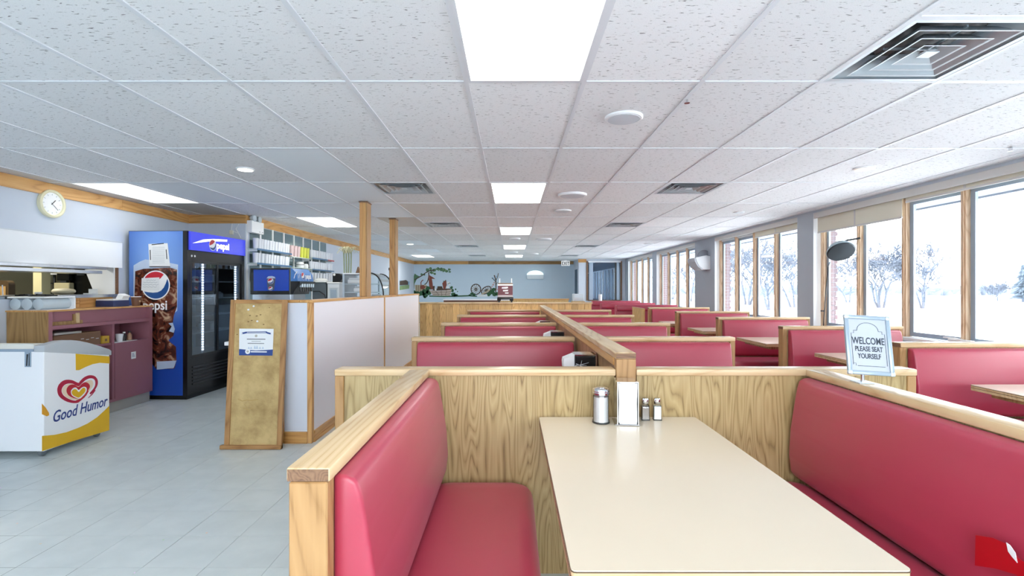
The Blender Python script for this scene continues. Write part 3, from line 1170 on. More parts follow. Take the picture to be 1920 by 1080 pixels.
# window booths
WB = [3.45, 4.95, 6.50, 8.15, 9.80]
wl = ['nearest the camera, opposite the welcome sign', 'second from the camera, behind the welcome sign', 'third from the camera', 'fourth from the camera', 'fifth from the camera, before the all-red benches']
for k, y in enumerate(WB):
    bench('booth_bench', 'red window booth bench with maple cap, ' + wl[k], 2.72, y, 1.21, True, True, ('a', 'b'), group='window booth benches')
t = thing('bench_end', 'low golden board end panel standing beyond the fifth window bench', 'bench end', (2.70, 10.06, 0))
for k in range(5):
    obj('board', B((2.685, 2.71, 10.06 + k * 0.19, 10.06 + k * 0.19 + 0.185, 0, 0.92)), M_slat, t, world=True)
obj('cap', B((2.68, 2.715, 10.05, 11.02, 0.92, 0.94)), M_slat, t, world=True)

# all-red benches at the far end
for k, (y, x0, x1, lab) in enumerate(((11.9, 2.50, 3.98, 'all-red upholstered bench without wood cap, first beyond the window booths'),
                                      (13.4, 2.41, 3.88, 'all-red upholstered bench without wood cap, second beyond the window booths'),
                                      (15.6, 2.52, 4.05, 'all-red upholstered bench without wood cap, last before the inner window'))):
    t = thing('upholstered_bench', lab, 'bench', (x0, y, 0), group='all-red benches at the far end')
    L = x1 - x0
    bm = NB()
    prism(bm, rrect(-0.02, 0.13, 0.40, 0.95, 0.055, 5), 'x', 0.0, L, bev=0.01)
    obj('backrest', bm, M_vinyl, t, smooth=50)
    bm = NB()
    prism(bm, rrect(-0.10, 0.02, 0.80, 0.955, 0.05, 5), 'x', 0.01, L - 0.01, bev=0.01)
    obj('head_roll', bm, M_vinyl, t, smooth=50)
    bm = NB()
    seat_cushion(bm, 0.0, L, -1, 0.0, 0.52)
    obj('seat', bm, M_vinyl, t, smooth=60)
    obj('base', B((0.01, L - 0.01, -0.45, 0.12, 0, 0.34)), M_vinyl, t)

# ------------------------------------------------------------------ tables


def table(name, label, x0, x1, y0, y1, z=0.75, group=None, ped='y'):
    t = thing(name, label, 'table', ((x0 + x1) / 2, (y0 + y1) / 2, 0), group=group)
    a, b = (x1 - x0) / 2, (y1 - y0) / 2
    bm = NB()
    prism(bm, rrect(-a, a, -b, b, 0.012, 3), 'z', z - 0.003, z)
    obj('laminate_top', bm, M_laminate, t)
    bm = NB()
    prism(bm, rrect(-a - 0.001, a + 0.001, -b - 0.001, b + 0.001, 0.012, 3), 'z', z - 0.0055, z - 0.003)
    prism(bm, rrect(-a - 0.001, a + 0.001, -b - 0.001, b + 0.001, 0.012, 3), 'z', z - 0.019, z - 0.0165)
    obj('edge_line', bm, M_plyedge, t)
    bm = NB()
    prism(bm, rrect(-a, a, -b, b, 0.012, 3), 'z', z - 0.0165, z - 0.0055)
    prism(bm, rrect(-a, a, -b, b, 0.012, 3), 'z', z - 0.034, z - 0.019)
    obj('edge_band', bm, M_maple, t)
    obj('support_rail', B((-a + 0.08, a - 0.08, -b + 0.06, b - 0.06, z - 0.07, z - 0.034)), M_oak_dark, t)
    bm = NB()
    lathe(bm, [(0.14, 0.0), (0.14, 0.015), (0.05, 0.04), (0.04, 0.06), (0.04, z - 0.07)], seg=20)
    obj('pedestal', bm, M_dark, t, smooth=True)
    return t


table('booth_table', 'large cream laminate table in the foreground between the two front benches', 0.128, 0.866, 1.065, 2.333)
wt = [(2.895, 2.44, 3.12), (2.84, 3.98, 4.64), (2.78, 5.40, 6.12), (2.70, 6.96, 7.60), (2.70, 8.45, 9.10)]
wtl = ['cream window table cut by the photo edge, before the nearest window bench', 'cream window table behind the welcome sign', 'cream window table before the third window bench',
       'cream window table before the fourth window bench', 'cream window table before the fifth window bench']
for (x0, y0, y1), lab in zip(wt, wtl):
    table('booth_table', lab, x0, 4.12, y0, y1, group='tables along the windows')
for k, y in enumerate([2.43] + ROWS[:2]):
    yc = (y + 0.095 + ROWS[k]) / 2 if k else (2.43 + ROWS[0]) / 2
    table('booth_table', 'cream booth table mostly hidden between the centre benches, ' + NTH[k] + ' behind the oak partition', -0.70, SPX0 - 0.01, yc - 0.31, yc + 0.31, group='hidden centre tables')
# ------------------------------------------------------------------ wall clock
ck = Vector((LX, 5.04, 2.22))
t = thing('wall_clock', 'round wall clock with cream rim overlapping the pine board above the hatch', 'clock', ck)
bm = NB()
lathe(bm, [(0.142, 0.0), (0.145, 0.012), (0.142, 0.035), (0.128, 0.045), (0.116, 0.036), (0.114, 0.02), (0.114, 0.0)], seg=40, ax='x')
obj('rim', bm, plain('cream_clock_rim', '#ece8c8', 0.4), t, smooth=True)
bm = NB()
lathe(bm, [(0.115, 0.016), (0.115, 0.022)], seg=40, ax='x')
obj('dial', bm, M_white, t)
bm = NB()
for k in range(12):
    a = math.radians(30 * k)
    c, s = math.cos(a), math.sin(a)
    tube(bm, [(0.0235, s * 0.086, c * 0.086), (0.0235, s * 0.100, c * 0.100)], 0.004, 4)
obj('hour_marks', bm, M_grille, t)
for nm, a, r0, w in (('hour_hand', 42, 0.052, 0.0035), ('minute_hand', 132, 0.085, 0.002)):
    a = math.radians(a)
    bm = NB()
    tube(bm, [(0.025, -math.sin(a) * 0.012, -math.cos(a) * 0.012), (0.025, math.sin(a) * r0, math.cos(a) * r0)], w, 5)
    obj(nm, bm, M_black, t)

# ------------------------------------------------------------------ kitchen hatch
t = thing('hatch_fascia', 'long white fascia panel above the kitchen hatch', 'wall panel', (LX, 3.0, OZ1))
obj('panel', B((LX + 0.001, -4.66, 2.2, 5.90, 1.60, 1.902)), M_white, t, world=True)
obj('top_edge', B((LX + 0.001, -4.655, 2.2, 5.905, 1.902, 1.912)), M_grille, t, world=True)
t = thing('heat_shelf', 'stainless steel double heat-lamp shelf hanging in the hatch opening', 'shelf', (-4.6, 4.0, 1.55))
obj('rail', B((-4.80, -4.60, 2.6, 5.60, 1.566, 1.596), bev=0.002, seg=1), M_steel, t, world=True)
obj('shelf', B((-4.84, -4.50, 2.6, 5.42, 1.515, 1.548), bev=0.002, seg=1), M_steel, t, world=True)
for y in (3.2, 4.3, 5.3):
    obj('bracket', B((-4.78, -4.74, y, y + 0.04, 1.548, 1.60)), M_steel, t, world=True)
for y0, y1 in ((3.9, 4.35), (4.62, 4.95)):
    obj('lamp_tube', B((-4.78, -4.62, y0, y1, 1.598, 1.599)), M_white, t, world=True)
t = thing('hatch_counter', 'stainless steel ledge with timber front board in the kitchen hatch', 'counter', (-4.7, 4.4, 1.14))
obj('steel_ledge', B((-5.15, -4.722, 3.0, 5.84, 1.256, 1.288), (-4.722, -4.60, 4.96, 5.84, 1.256, 1.288)), M_steel, t, world=True)
obj('front_board', B((-4.715, -4.63, 4.96, 5.28, 1.152, 1.254)), M_trim, t, world=True)
obj('front_board', B((-4.715, -4.63, 5.283, 5.72, 1.152, 1.254)), M_trim, t, world=True)

# kitchen bits seen through the hatch
t = thing('kitchen_unit', 'tall black kitchen unit seen through the hatch beside the white jamb', 'kitchen unit', (-5.8, 7.0, 0))
obj('body', B((-6.055, -5.45, 6.76, 7.45, 0.0, 1.9)), M_blackm, t, world=True)
obj('wood_edge', B((-6.11, -6.06, 6.76, 7.45, 0.0, 1.9)), M_endgrain, t, world=True)
for x in (-5.95, -5.75):
    obj('switch_plate', B((x, x + 0.10, 6.745, 6.752, 1.53, 1.60)), M_dark, t, world=True)
t = thing('kitchen_rack', 'dark wire rack with a domed lamp seen through the hatch', 'rack', (-6.45, 6.9, 0))
for x in (-6.49, -6.40):
    bm = NB()
    tube(bm, [(x, 6.9, 0), (x, 6.9, 1.62)], 0.016)
    obj('upright', bm, M_dark, t, world=True)
for z in (1.28, 1.42):
    obj('shelf', B((-6.51, -6.38, 6.8, 7.0, z, z + 0.012)), M_dark, t, world=True)
bm = NB()
lathe(bm, [(0.12, 0.0), (0.10, 0.05), (0.04, 0.08)], c=(-6.445, 6.9, 1.545), seg=18)
obj('lamp_shade', bm, M_whiteplastic, t, world=True, smooth=True)
t = thing('kitchen_machine', 'cream kitchen machine with black upper part seen through the hatch', 'kitchen machine', (-5.94, 6.6, 0))
obj('body', B((-6.19, -5.98, 6.66, 6.74, 0.0, 1.43), bev=0.01), M_kwall, t, world=True)
obj('hood', B((-6.15, -5.99, 6.66, 6.725, 1.46, 1.72), bev=0.01), M_blackm, t, world=True)
obj('neck', B((-6.11, -6.03, 6.67, 6.72, 1.42, 1.47)), M_dark, t, world=True)
t = thing('kitchen_fryer', 'rounded brown kitchen appliance seen through the hatch at the edge of the photo', 'appliance', (-6.2, 5.9, 0))
bm = NB()
prism(bm, rrect(-6.40, -5.97, 0.0, 1.45, 0.05, 5), 'y', 5.85, 5.93)
obj('body', bm, plain('dark_brown_enamel', '#4a3a28', 0.4), t, world=True)
obj('window', B((-6.30, -6.0, 5.845, 5.851, 1.26, 1.38)), M_shelfwood, t, world=True)
t = thing('bread_bag', 'pale rounded bag lying on the steel ledge in the hatch', 'bag', (-4.95, 5.45, 1.289))
bm = NB()
lathe(bm, [(0.02, -0.12), (0.055, -0.09), (0.065, 0.0), (0.05, 0.09), (0.015, 0.12)], seg=16, ax='x')
bmesh.ops.scale(bm, verts=bm.verts, vec=(1, 1, 0.55))
bmesh.ops.translate(bm, verts=bm.verts, vec=(0, 0, 0.034))
obj('body', bm, plain('pale_bread_bag', '#d8cfb4', 0.5), t, smooth=True)
t = thing('small_tub', 'small white tub standing on the steel hatch ledge', 'tub', (-4.83, 5.03, 1.289))
bm = NB()
lathe(bm, [(0.024, 0.0), (0.03, 0.022), (0.033, 0.024), (0.033, 0.03)], seg=18)
obj('body', bm, M_whiteplastic, t, smooth=True)
t = thing('thin_stick', 'upright white drinking straw on the steel hatch ledge before the ivory post', 'straw', (-4.83, 4.68, 1.289))
bm = NB()
tube(bm, [(0, 0, 0), (-0.005, 0, 0.10)], 0.005)
obj('body', bm, M_whiteplastic, t)
t = thing('order_box', 'small clear box on the white jamb side of the hatch ledge', 'box', (-4.80, 5.62, 1.289))
obj('tray', B((-0.05, 0.05, -0.04, 0.04, 0, 0.012)), M_grille, t)
obj('wall', B((-0.05, 0.05, 0.03, 0.035, 0.012, 0.06)), M_grille, t)

# ------------------------------------------------------------------ plum waitress station
CX0, CX1, CY0, CY1, CT = -4.715, -4.34, 4.62, 5.955, 1.14
t = thing('plum_cabinet', 'plum-painted open service cabinet below the kitchen hatch', 'cabinet', (CX1, CY0, 0))
obj('countertop', B((CX0, CX1 + 0.012, CY0 - 0.03, CY1 + 0.003, CT - 0.004, CT + 0.010)), M_trim, t, world=True)
obj('end_panel', B((CX0, CX1, CY0 - 0.018, CY0 - 0.001, 0.10, CT - 0.005)), M_shelfwood, t, world=True)
bm = NB()
YD = 5.36   # divider between the two bays
box(bm, CX0, CX1, CY0, CY0 + 0.04, 0.12, CT - 0.005)
box(bm, CX0, CX1, CY1 - 0.05, CY1, 0.12, CT - 0.005)
box(bm, CX0, CX1 - 0.004, YD, YD + 0.03, 0.12, 0.98)
box(bm, CX0, CX0 + 0.02, CY0 + 0.04, CY1 - 0.05, 0.12, CT - 0.005)
box(bm, CX0 + 0.02, CX1, CY0 + 0.04, CY1 - 0.05, 0.965, 1.0)
box(bm, CX0 + 0.02, CX1 - 0.002, CY0 + 0.04, CY1 - 0.05, 0.12, 0.15)
obj('carcass', bm, M_purple, t, world=True)
obj('fascia', B((CX1 - 0.06, CX1 - 0.045, CY0 + 0.04, CY1 - 0.05, 1.0, CT - 0.005)), M_purple, t, world=True)
obj('shelf', B((CX0 + 0.02, CX1 - 0.02, CY0 + 0.04, YD, 0.74, 0.765)), M_purple, t, world=True)
obj('shelf', B((CX0 + 0.02, CX1 - 0.004, YD + 0.03, CY1 - 0.05, 0.735, 0.755)), M_purple, t, world=True)
obj('door', B((CX1 - 0.012, CX1 + 0.001, YD + 0.032, CY1 - 0.051, 0.15, 0.754)), M_purple, t, world=True)
bm = NB()
box(bm, CX1 - 0.045, CX1 - 0.028, CY0 + 0.06, CY0 + 0.40, 1.001, 1.035)
box(bm, CX1 - 0.045, CX1 - 0.032, CY0 + 0.30, CY0 + 0.37, 1.035, 1.10)
obj('wood_cleat', bm, M_shelfwood, t, world=True)
obj('bracket', B((CX1 - 0.032, CX1 - 0.024, CY0 + 0.32, CY0 + 0.36, 1.01, 1.11)), M_maple, t, world=True)
obj('kickboard', B((CX0, CX1 - 0.035, CY0, CY1, 0.0, 0.12)), M_kick, t, world=True)
obj('paper_tag', B((CX1 + 0.001, CX1 + 0.003, 5.62, 5.69, 0.55, 0.63)), M_paper, t, world=True)
bm = NB()
for k in range(3):
    box(bm, CX1 + 0.003, CX1 + 0.0035, 5.632, 5.675 - 0.008 * k, 0.575 + 0.015 * k, 0.580 + 0.015 * k)
obj('tag_print', bm, M_navy, t, world=True)

t = thing('shelf_carton', 'flat brown cardboard carton on the cabinet shelf behind the freezer lid', 'carton', (-4.5, 4.95, 0.766))
obj('body', B((-4.66, -4.37, 4.70, 5.24, 0.766, 0.90)), plain('brown_cardboard', '#7d5d48', 0.8), t, world=True)
obj('flap', B((-4.66, -4.372, 4.96, 5.24, 0.90, 0.904)), plain('tan_cardboard', '#9b7a5c', 0.8), t, world=True)
for k in range(4):
    obj('slit', B((-4.370, -4.368, 5.0 + 0.06 * k, 5.035 + 0.06 * k, 0.84 - 0.012 * (k % 2), 0.845 - 0.012 * (k % 2))), M_paper, t, world=True)
t = thing('shelf_tray', 'grey flat tray lying on top of the brown carton in the plum cabinet', 'tray', (-4.5, 4.85, 0.905))
obj('tray', B((-4.6, -4.38, 4.72, 5.02, 0.905, 0.925)), M_kick, t, world=True)
t = thing('yellow_box', 'small yellow box at the end of the plum cabinet shelf', 'box', (-4.42, 5.30, 0.766))
obj('body', B((-4.45, -4.36, 5.255, 5.345, 0.766, 0.845), bev=0.004), plain('yellow_card', '#c9a233', 0.5), t, world=True)
obj('hole', B((-4.36, -4.357, 5.285, 5.31, 0.79, 0.815)), M_endgrain, t, world=True)
ys = 0.756
t = thing('shelf_plate', 'white paper plate leaning in the small open bay of the plum cabinet', 'plate', (-4.55, 5.47, ys))
bm = NB()
lathe(bm, [(0.075, 0.0), (0.05, 0.008), (0.045, 0.008)], seg=24, ax='x')
bmesh.ops.rotate(bm, verts=bm.verts, cent=(0, 0, 0), matrix=Matrix.Rotation(math.radians(20), 3, 'Z'))
bmesh.ops.translate(bm, verts=bm.verts, vec=(0.02, 0.02, 0.082))
obj('dish', bm, M_white, t, smooth=True)
t = thing('shelf_liner', 'sheet of white paper lining the small open bay of the plum cabinet', 'paper', (-4.4, 5.5, ys))
obj('sheet', B((-4.6, -4.345, 5.40, 5.72, ys, ys + 0.004)), M_paper, t, world=True)
t = thing('shelf_cup', 'white cup on the paper liner in the plum cabinet', 'cup', (-4.40, 5.53, ys + 0.005))
bm = NB()
lathe(bm, [(0.028, 0.0), (0.038, 0.085), (0.034, 0.085), (0.026, 0.008)], seg=22)
obj('body', bm, M_whiteplastic, t, smooth=True)
for y, c, lab in ((5.62, '#1c1c22', 'small black bottle beside the white cup in the plum cabinet'), (5.70, '#b98f70', 'small tan bottle at the end of the plum cabinet bay')):
    t = thing('shelf_bottle', lab, 'bottle', (-4.42, y, ys + 0.005 if y < 5.7 else ys + 0.005))
    bm = NB()
    lathe(bm, [(0.024, 0.0), (0.024, 0.06), (0.011, 0.075), (0.011, 0.085)], seg=16)
    obj('body', bm, plain('bottle_tint_' + c[1:], c, 0.3), t, smooth=True)
    bm = NB()
    lathe(bm, [(0.013, 0.085), (0.013, 0.10)], seg=14)
    obj('cap', bm, M_white if y < 5.7 else M_dark, t, smooth=True)

# on the plum counter
zc = CT + 0.0105
t = thing('cutlery_caddy', 'grey-white caddy of three round cutlery bins on the plum cabinet', 'cutlery caddy', (-4.5, 4.75, zc))
obj('rim_tray', B((-4.712, -4.36, 4.60, 4.93, zc + 0.112, zc + 0.128), bev=0.005), M_whiteplastic, t, world=True)
for k in range(3):
    x = -4.655 + 0.108 * k
    bm = NB()
    lathe(bm, [(0.05, -0.15), (0.0525, -0.148), (0.0525, 0.14), (0.05, 0.142)], c=(x, 4.77, zc + 0.058), seg=24, ax='y')
    obj('bin', bm, plain('pale_grey_plastic', '#c6d3dc', 0.4), t, world=True, smooth=True)
obj('stand', B((-4.71, -4.37, 4.625, 4.92, zc, zc + 0.006)), M_whiteplastic, t, world=True)
obj('back', B((-4.712, -4.36, 4.915, 4.93, zc + 0.006, zc + 0.112)), M_whiteplastic, t, world=True)
for k in range(8):
    x = -4.68 + 0.04 * k
    t = thing('table_knife', 'black-handled knife lying on the cutlery caddy, ' + 'first second third fourth fifth sixth seventh eighth'.split()[k] + ' from the wall', 'knife', (x, 4.75, zc + 0.1285), group='knives on the cutlery caddy')
    bm = NB()
    tube(bm, [(0, -0.10, 0.010 + 0.004 * (k % 3)), (0, 0.02, 0.010)], 0.009, 6)
    obj('handle', bm, M_black, t, smooth=True)
    obj('blade', B((-0.007, 0.007, 0.02, 0.15, 0.008, 0.011)), M_steel, t)
t = thing('napkin_box', 'navy blue box of white napkins on the plum counter', 'napkin box', (-4.5, 5.55, zc))
obj('box', B((-4.62, -4.42, 5.47, 5.70, zc, zc + 0.07), bev=0.004), plain('navy_card', '#2b3a68', 0.5), t, world=True)
bm = NB()
box(bm, -4.615, -4.425, 5.475, 5.695, zc + 0.071, zc + 0.085)
prism(bm, [(-4.50, zc + 0.085), (-4.43, zc + 0.085), (-4.41, zc + 0.12), (-4.47, zc + 0.145)], 'y', 5.60, 5.70)
obj('napkins', bm, M_paper, t, world=True)
t = thing('paper_cup', 'brown paper cup with pale rim on the plum counter before the drinks cooler', 'cup', (-4.42, 5.80, zc))
bm = NB()
lathe(bm, [(0.038, 0.0), (0.05, 0.105), (0.046, 0.105), (0.036, 0.01)], seg=26)
obj('body', bm, plain('brown_cup_print', '#6e4c3a', 0.5), t, smooth=True)
bm = NB()
lathe(bm, [(0.050, 0.103), (0.0535, 0.106), (0.050, 0.110)], seg=26)
obj('rim', bm, M_paper, t, smooth=True)
obj('mark', B((0.044, 0.047, -0.012, 0.012, 0.045, 0.065)), M_maple, t)

# ------------------------------------------------------------------ chest freezer
FXF = -3.735
t = thing('chest_freezer', 'white ice-cream chest freezer with grey domed lid and heart logo', 'freezer', (FXF, 3.93, 0))
y0, y1 = 3.935, 4.578
xb = -4.70
side = [(y0, 0.055), (y1, 0.055), (y1, 0.742), (y0, 0.856)]
bm = NB()
prism(bm, side, 'x', xb, FXF, bev=0.006, seg=2)
obj('body', bm, M_white, t, world=True)
bm = NB()
dome = [(y0 - 0.006, 0.850), (y1 + 0.012, 0.736), (y1 + 0.012, 0.775)]
for k in range(9):
    a = k / 8.0
    y = y1 - (y1 - y0) * (a * 0.98 + 0.02)
    dome.append((y, 0.783 + 0.145 * math.sin(min(1, a * 1.18 + 0.06) * math.pi / 2) ** 1.1 - 0.028 * max(0, a - 0.72) / 0.28))
dome.append((y0 - 0.006, 0.895))
prism(bm, dome, 'x', FXF - 0.075, FXF + 0.010, bev=0.004, seg=2)
obj('lid_end', bm, plain('pale_grey_lid', '#b9bfc5', 0.35), t, world=True, smooth=30)
bm = NB()
prism(bm, [(y0 - 0.004, 0.874), (y1, 0.752), (y1, 0.79), (4.3, 0.86), (4.12, 0.90), (y0 - 0.004, 0.915)], 'x', xb, FXF - 0.076)
obj('lid', bm, plain('cream_lid', '#e4e3da', 0.3), t, world=True)
obj('lid_strip', B((xb, FXF - 0.076, y0 - 0.012, y0 - 0.002, 0.853, 0.873)), M_alu, t, world=True)
# vent plate
pl = Plane((0, y0 - 0.001, 0), (1, 0, 0), (0, 0, 1))
bm = NB()
pl.poly(bm, [(47, 688), (58.5, 688), (58.5, 659), (47, 659)], 0, 0.004)
obj('lock_plate', bm, M_alu, t, world=True)
bm = NB()
pl.poly(bm, [(50, 686), (52, 686), (54, 664), (51, 664)], 0.004, 0.006)
pl.poly(bm, [(55, 686), (56.5, 686), (56.5, 662), (55.5, 662)], 0.004, 0.006)
obj('lock_slot', bm, M_dark, t, world=True)
M_wheel = plain('grey_caster', '#6e7880', 0.4)
for x, y in ((FXF - 0.07, y0 + 0.06), (FXF - 0.07, y1 - 0.06), (xb + 0.1, y0 + 0.06), (xb + 0.1, y1 - 0.06)):
    bm = NB()
    lathe(bm, [(0.024, -0.016), (0.0275, -0.011), (0.0275, 0.011), (0.024, 0.016)], c=(x, y, 0.028), seg=16, ax='x')
    box(bm, x - 0.02, x + 0.02, y - 0.02, y + 0.02, 0.045, 0.056)
    box(bm, x - 0.018, x - 0.014, y - 0.012, y + 0.012, 0.02, 0.05)
    obj('caster', bm, M_wheel, t, world=True)
# printed side
pl = Plane((FXF + 0.0005, 0, 0), (0, 1, 0), (0, 0, 1))
M_yel = plain('egg_yellow_print', '#e8b81c', 0.3)
M_crim = plain('crimson_print', '#b3173c', 0.3)
M_crimd = plain('deep_red_print', '#c01f33', 0.3)
M_sand = plain('sand_print', '#ead6bd', 0.3)
M_prw = plain('white_print', '#f1f2f6', 0.3)
M_blu = plain('blue_print', '#2a3f86', 0.3)


def zp(x, y):   # pixel of the detailed crop of the freezer
    return (x / 4.5, 630 + y / 4.5)


bm = NB()
top = [zp(638, 150), zp(640, 288), zp(668, 288), zp(720, 262), zp(780, 238), zp(840, 226), zp(925, 232), zp(923, 172)]
pl.poly(bm, [p for p in top][::-1], 0, 0.001)
obj('print_swoosh', bm, M_yel, t, world=True)
bm = NB()
low = [zp(354, 972), zp(540, 912), zp(720, 855), zp(921, 795), zp(923, 588), zp(880, 630), zp(820, 685), zp(740, 738), zp(660, 775), zp(560, 812), zp(460, 834), zp(354, 843)]
pl.poly(bm, low, 0, 0.001)
obj('print_swoosh', bm, M_yel, t, world=True)
bm = NB()
pl.poly(bm, [zp(353, 660), zp(395, 678), zp(414, 668), zp(412, 648), zp(385, 605), zp(353, 570)], 0, 0.001)
obj('print_swoosh', bm, plain('amber_print', '#e0a01c', 0.3), t, world=True)


def heart(pts):
    return smooth_closed([zp(*p) for p in pts], 8)[::-1]


outer = [(660, 395), (605, 372), (545, 372), (500, 405), (483, 455), (500, 510), (555, 550), (620, 566), (670, 558), (715, 528), (745, 510),
         (790, 468), (820, 420), (824, 375), (800, 340), (755, 331), (710, 348), (675, 380)]
inner = [(660, 425), (610, 402), (560, 405), (528, 432), (520, 470), (540, 505), (590, 535), (640, 545), (690, 525), (735, 500), (790, 440), (803, 400), (795, 368), (765, 357), (725, 370), (690, 400)]
cream = [(660, 424), (610, 404), (562, 408), (530, 435), (523, 470), (545, 505), (590, 532), (640, 540), (655, 538), (690, 520), (740, 475), (778, 430), (785, 395), (770, 372), (735, 378), (700, 400)]
red2 = [(660, 430), (625, 410), (585, 415), (562, 445), (564, 480), (590, 510), (650, 530), (690, 515), (730, 475), (757, 430), (745, 400), (715, 390), (688, 405)]
white3 = [(662, 455), (640, 435), (615, 440), (597, 465), (605, 500), (640, 522), (668, 527), (700, 505), (728, 468), (728, 438), (708, 428), (685, 437)]
yel3 = [(662, 472), (640, 450), (618, 452), (603, 470), (612, 498), (640, 514), (662, 520), (690, 500), (718, 466), (715, 440), (698, 438), (680, 455)]
for nm, pts, m, h in (('heart_outer', outer, M_crim, 1), ('heart_white', inner, M_prw, 2), ('heart_cream', cream, M_sand, 3), ('heart_inner', red2, M_crimd, 4), ('heart_gap', white3, M_prw, 5), ('heart_core', yel3, M_yel, 6)):
    bm = NB()
    pl.poly(bm, heart(pts), 0.0003 * h, 0.0003 * h + 0.0004)
    obj(nm, bm, m, t, world=True)
bm = NB()
pl.poly(bm, [zp(690, 560), zp(742, 524), zp(765, 495), zp(748, 480), zp(715, 515), zp(660, 562)], 0.0022, 0.0026)
obj('heart_opening', bm, M_prw, t, world=True)
bm = NB()
pl.stroke(bm, [zp(742, 522), zp(775, 492), zp(800, 455)], 0.004, 0.0027, 0.0030, w1=0.016)
obj('heart_tail', bm, M_crim, t, world=True)
bm = NB()
pl.stroke(bm, [zp(640, 552), zp(680, 535), zp(720, 498), zp(742, 462)], 0.02, 0.0027, 0.0030, w1=0.014)
obj('heart_inner', bm, M_crimd, t, world=True)
a0, b0 = pl.pix(*zp(438, 733))
a1, b1 = pl.pix(*zp(885, 590))
O = pl.at(a0, b0, 0.0012)
U = (pl.at(a1, b1) - pl.at(a0, b0)).normalized()
Vv = pl.n.cross(U)
text('lettering', 'Good Humor', 0.13, frameM(O, U, Vv), M_blu, t, shear=0.28, bold=0.0015, align='LEFT', sx=(pl.at(a1, b1) - pl.at(a0, b0)).length / 0.70)

# ------------------------------------------------------------------ drinks cooler
FO = (-3.937, 5.985, 0)
t = thing('drinks_cooler', 'tall blue and black drinks cooler with two sliding glass doors', 'drinks cooler', FO, rotz=math.radians(-2.2))
D, Wd, Ht = 0.735, 1.18, 2.056


def lb(*boxes, bev=0.0):
    return B(*boxes, bev=bev, seg=1)


obj('cabinet', lb((-D, 0.0, 0.0, 0.03, 0.05, Ht), (-D, 0.0, Wd - 0.03, Wd, 0.05, Ht), (-D, -D + 0.03, 0.03, Wd - 0.03, 0.05, Ht), (-D, 0.0, 0.03, Wd - 0.03, Ht - 0.02, Ht), (-D, -0.02, 0.03, Wd - 0.03, 0.05, 0.46)), M_blackm, t)
obj('plinth', lb((-D + 0.03, -0.03, 0.03, Wd - 0.03, 0.0, 0.05)), M_black, t)
obj('door_frame', lb((-0.03, 0.0, 0.03, Wd - 0.03, 1.70, 1.82), (-0.03, 0.0, 0.03, Wd - 0.03, 0.46, 0.50), (-0.03, 0.0, 0.03, 0.055, 0.5, 1.70), (-0.03, 0.0, Wd - 0.06, Wd - 0.03, 0.5, 1.70)), M_blackm, t)
obj('ceiling_liner', lb((-D + 0.03, -0.03, 0.03, Wd - 0.03, 1.74, 1.76)), M_grille, t)
obj('liner', lb((-D + 0.031, -D + 0.04, 0.031, Wd - 0.031, 0.47, 1.74)), plain('cooler_back_liner', '#8fa6c4', 0.4), t)


def blue_print():
    m, nt, b = new_mat('cobalt_print')
    tc = nt.nodes.new('ShaderNodeTexCoord')
    g = nt.nodes.new('ShaderNodeTexGradient')
    g.gradient_type = 'SPHERICAL'
    mp = nt.nodes.new('ShaderNodeMapping')
    mp.inputs['Location'].default_value = (0.38 * 1.5, 0, -1.62 * 1.1)
    mp.inputs['Scale'].default_value = (1.5, 0.2, 1.1)
    nt.links.new(tc.outputs['Object'], mp.inputs['Vector'])
    nt.links.new(mp.outputs[0], g.inputs['Vector'])
    cr = nt.nodes.new('ShaderNodeValToRGB')
    cr.color_ramp.elements[0].color = lin('#1d4db0') + (1,)
    cr.color_ramp.elements[1].color = lin('#86b2f2') + (1,)
    cr.color_ramp.elements[1].position = 0.95
    nt.links.new(g.outputs['Fac'], cr.inputs['Fac'])
    nt.links.new(cr.outputs['Color'], b.inputs['Base Color'])
    b.inputs['Roughness'].default_value = 0.25
    return m


M_blueprint = blue_print()
obj('poster', lb((-D + 0.006, -0.055, -0.004, -0.0005, 0.055, Ht - 0.006)), M_blueprint, t)
obj('corner_strip', lb((-0.055, 0.0, -0.004, -0.0005, 0.055, Ht)), M_blackm, t)
Mx = XF[t.name]
R3 = Mx.to_3x3()
pl = Plane(Mx @ Vector((0, -0.005, 0)), R3 @ Vector((1, 0, 0)), (0, 0, 1))


def fp(x, y):   # crop of the poster, scale 6.354 from (230, 430)
    return (230 + x / 6.354, 430 + y / 6.354)


def cola():
    m, nt, b = new_mat('iced_cola_print')
    tc = nt.nodes.new('ShaderNodeTexCoord')
    v = nt.nodes.new('ShaderNodeTexNoise')
    v.inputs['Scale'].default_value = 9
    v.inputs['Detail'].default_value = 4
    v.inputs['Distortion'].default_value = 1.5
    nt.links.new(tc.outputs['Object'], v.inputs['Vector'])
    cr = nt.nodes.new('ShaderNodeValToRGB')
    e = cr.color_ramp.elements
    e[0].position = 0.38
    e[0].color = lin('#1d1012') + (1,)
    e[1].position = 0.74
    e[1].color = lin('#caa98c') + (1,)
    q = e.new(0.55)
    q.color = lin('#6b3424') + (1,)
    nt.links.new(v.outputs['Fac'], cr.inputs['Fac'])
    nt.links.new(cr.outputs['Color'], b.inputs['Base Color'])
    b.inputs['Roughness'].default_value = 0.25
    return m


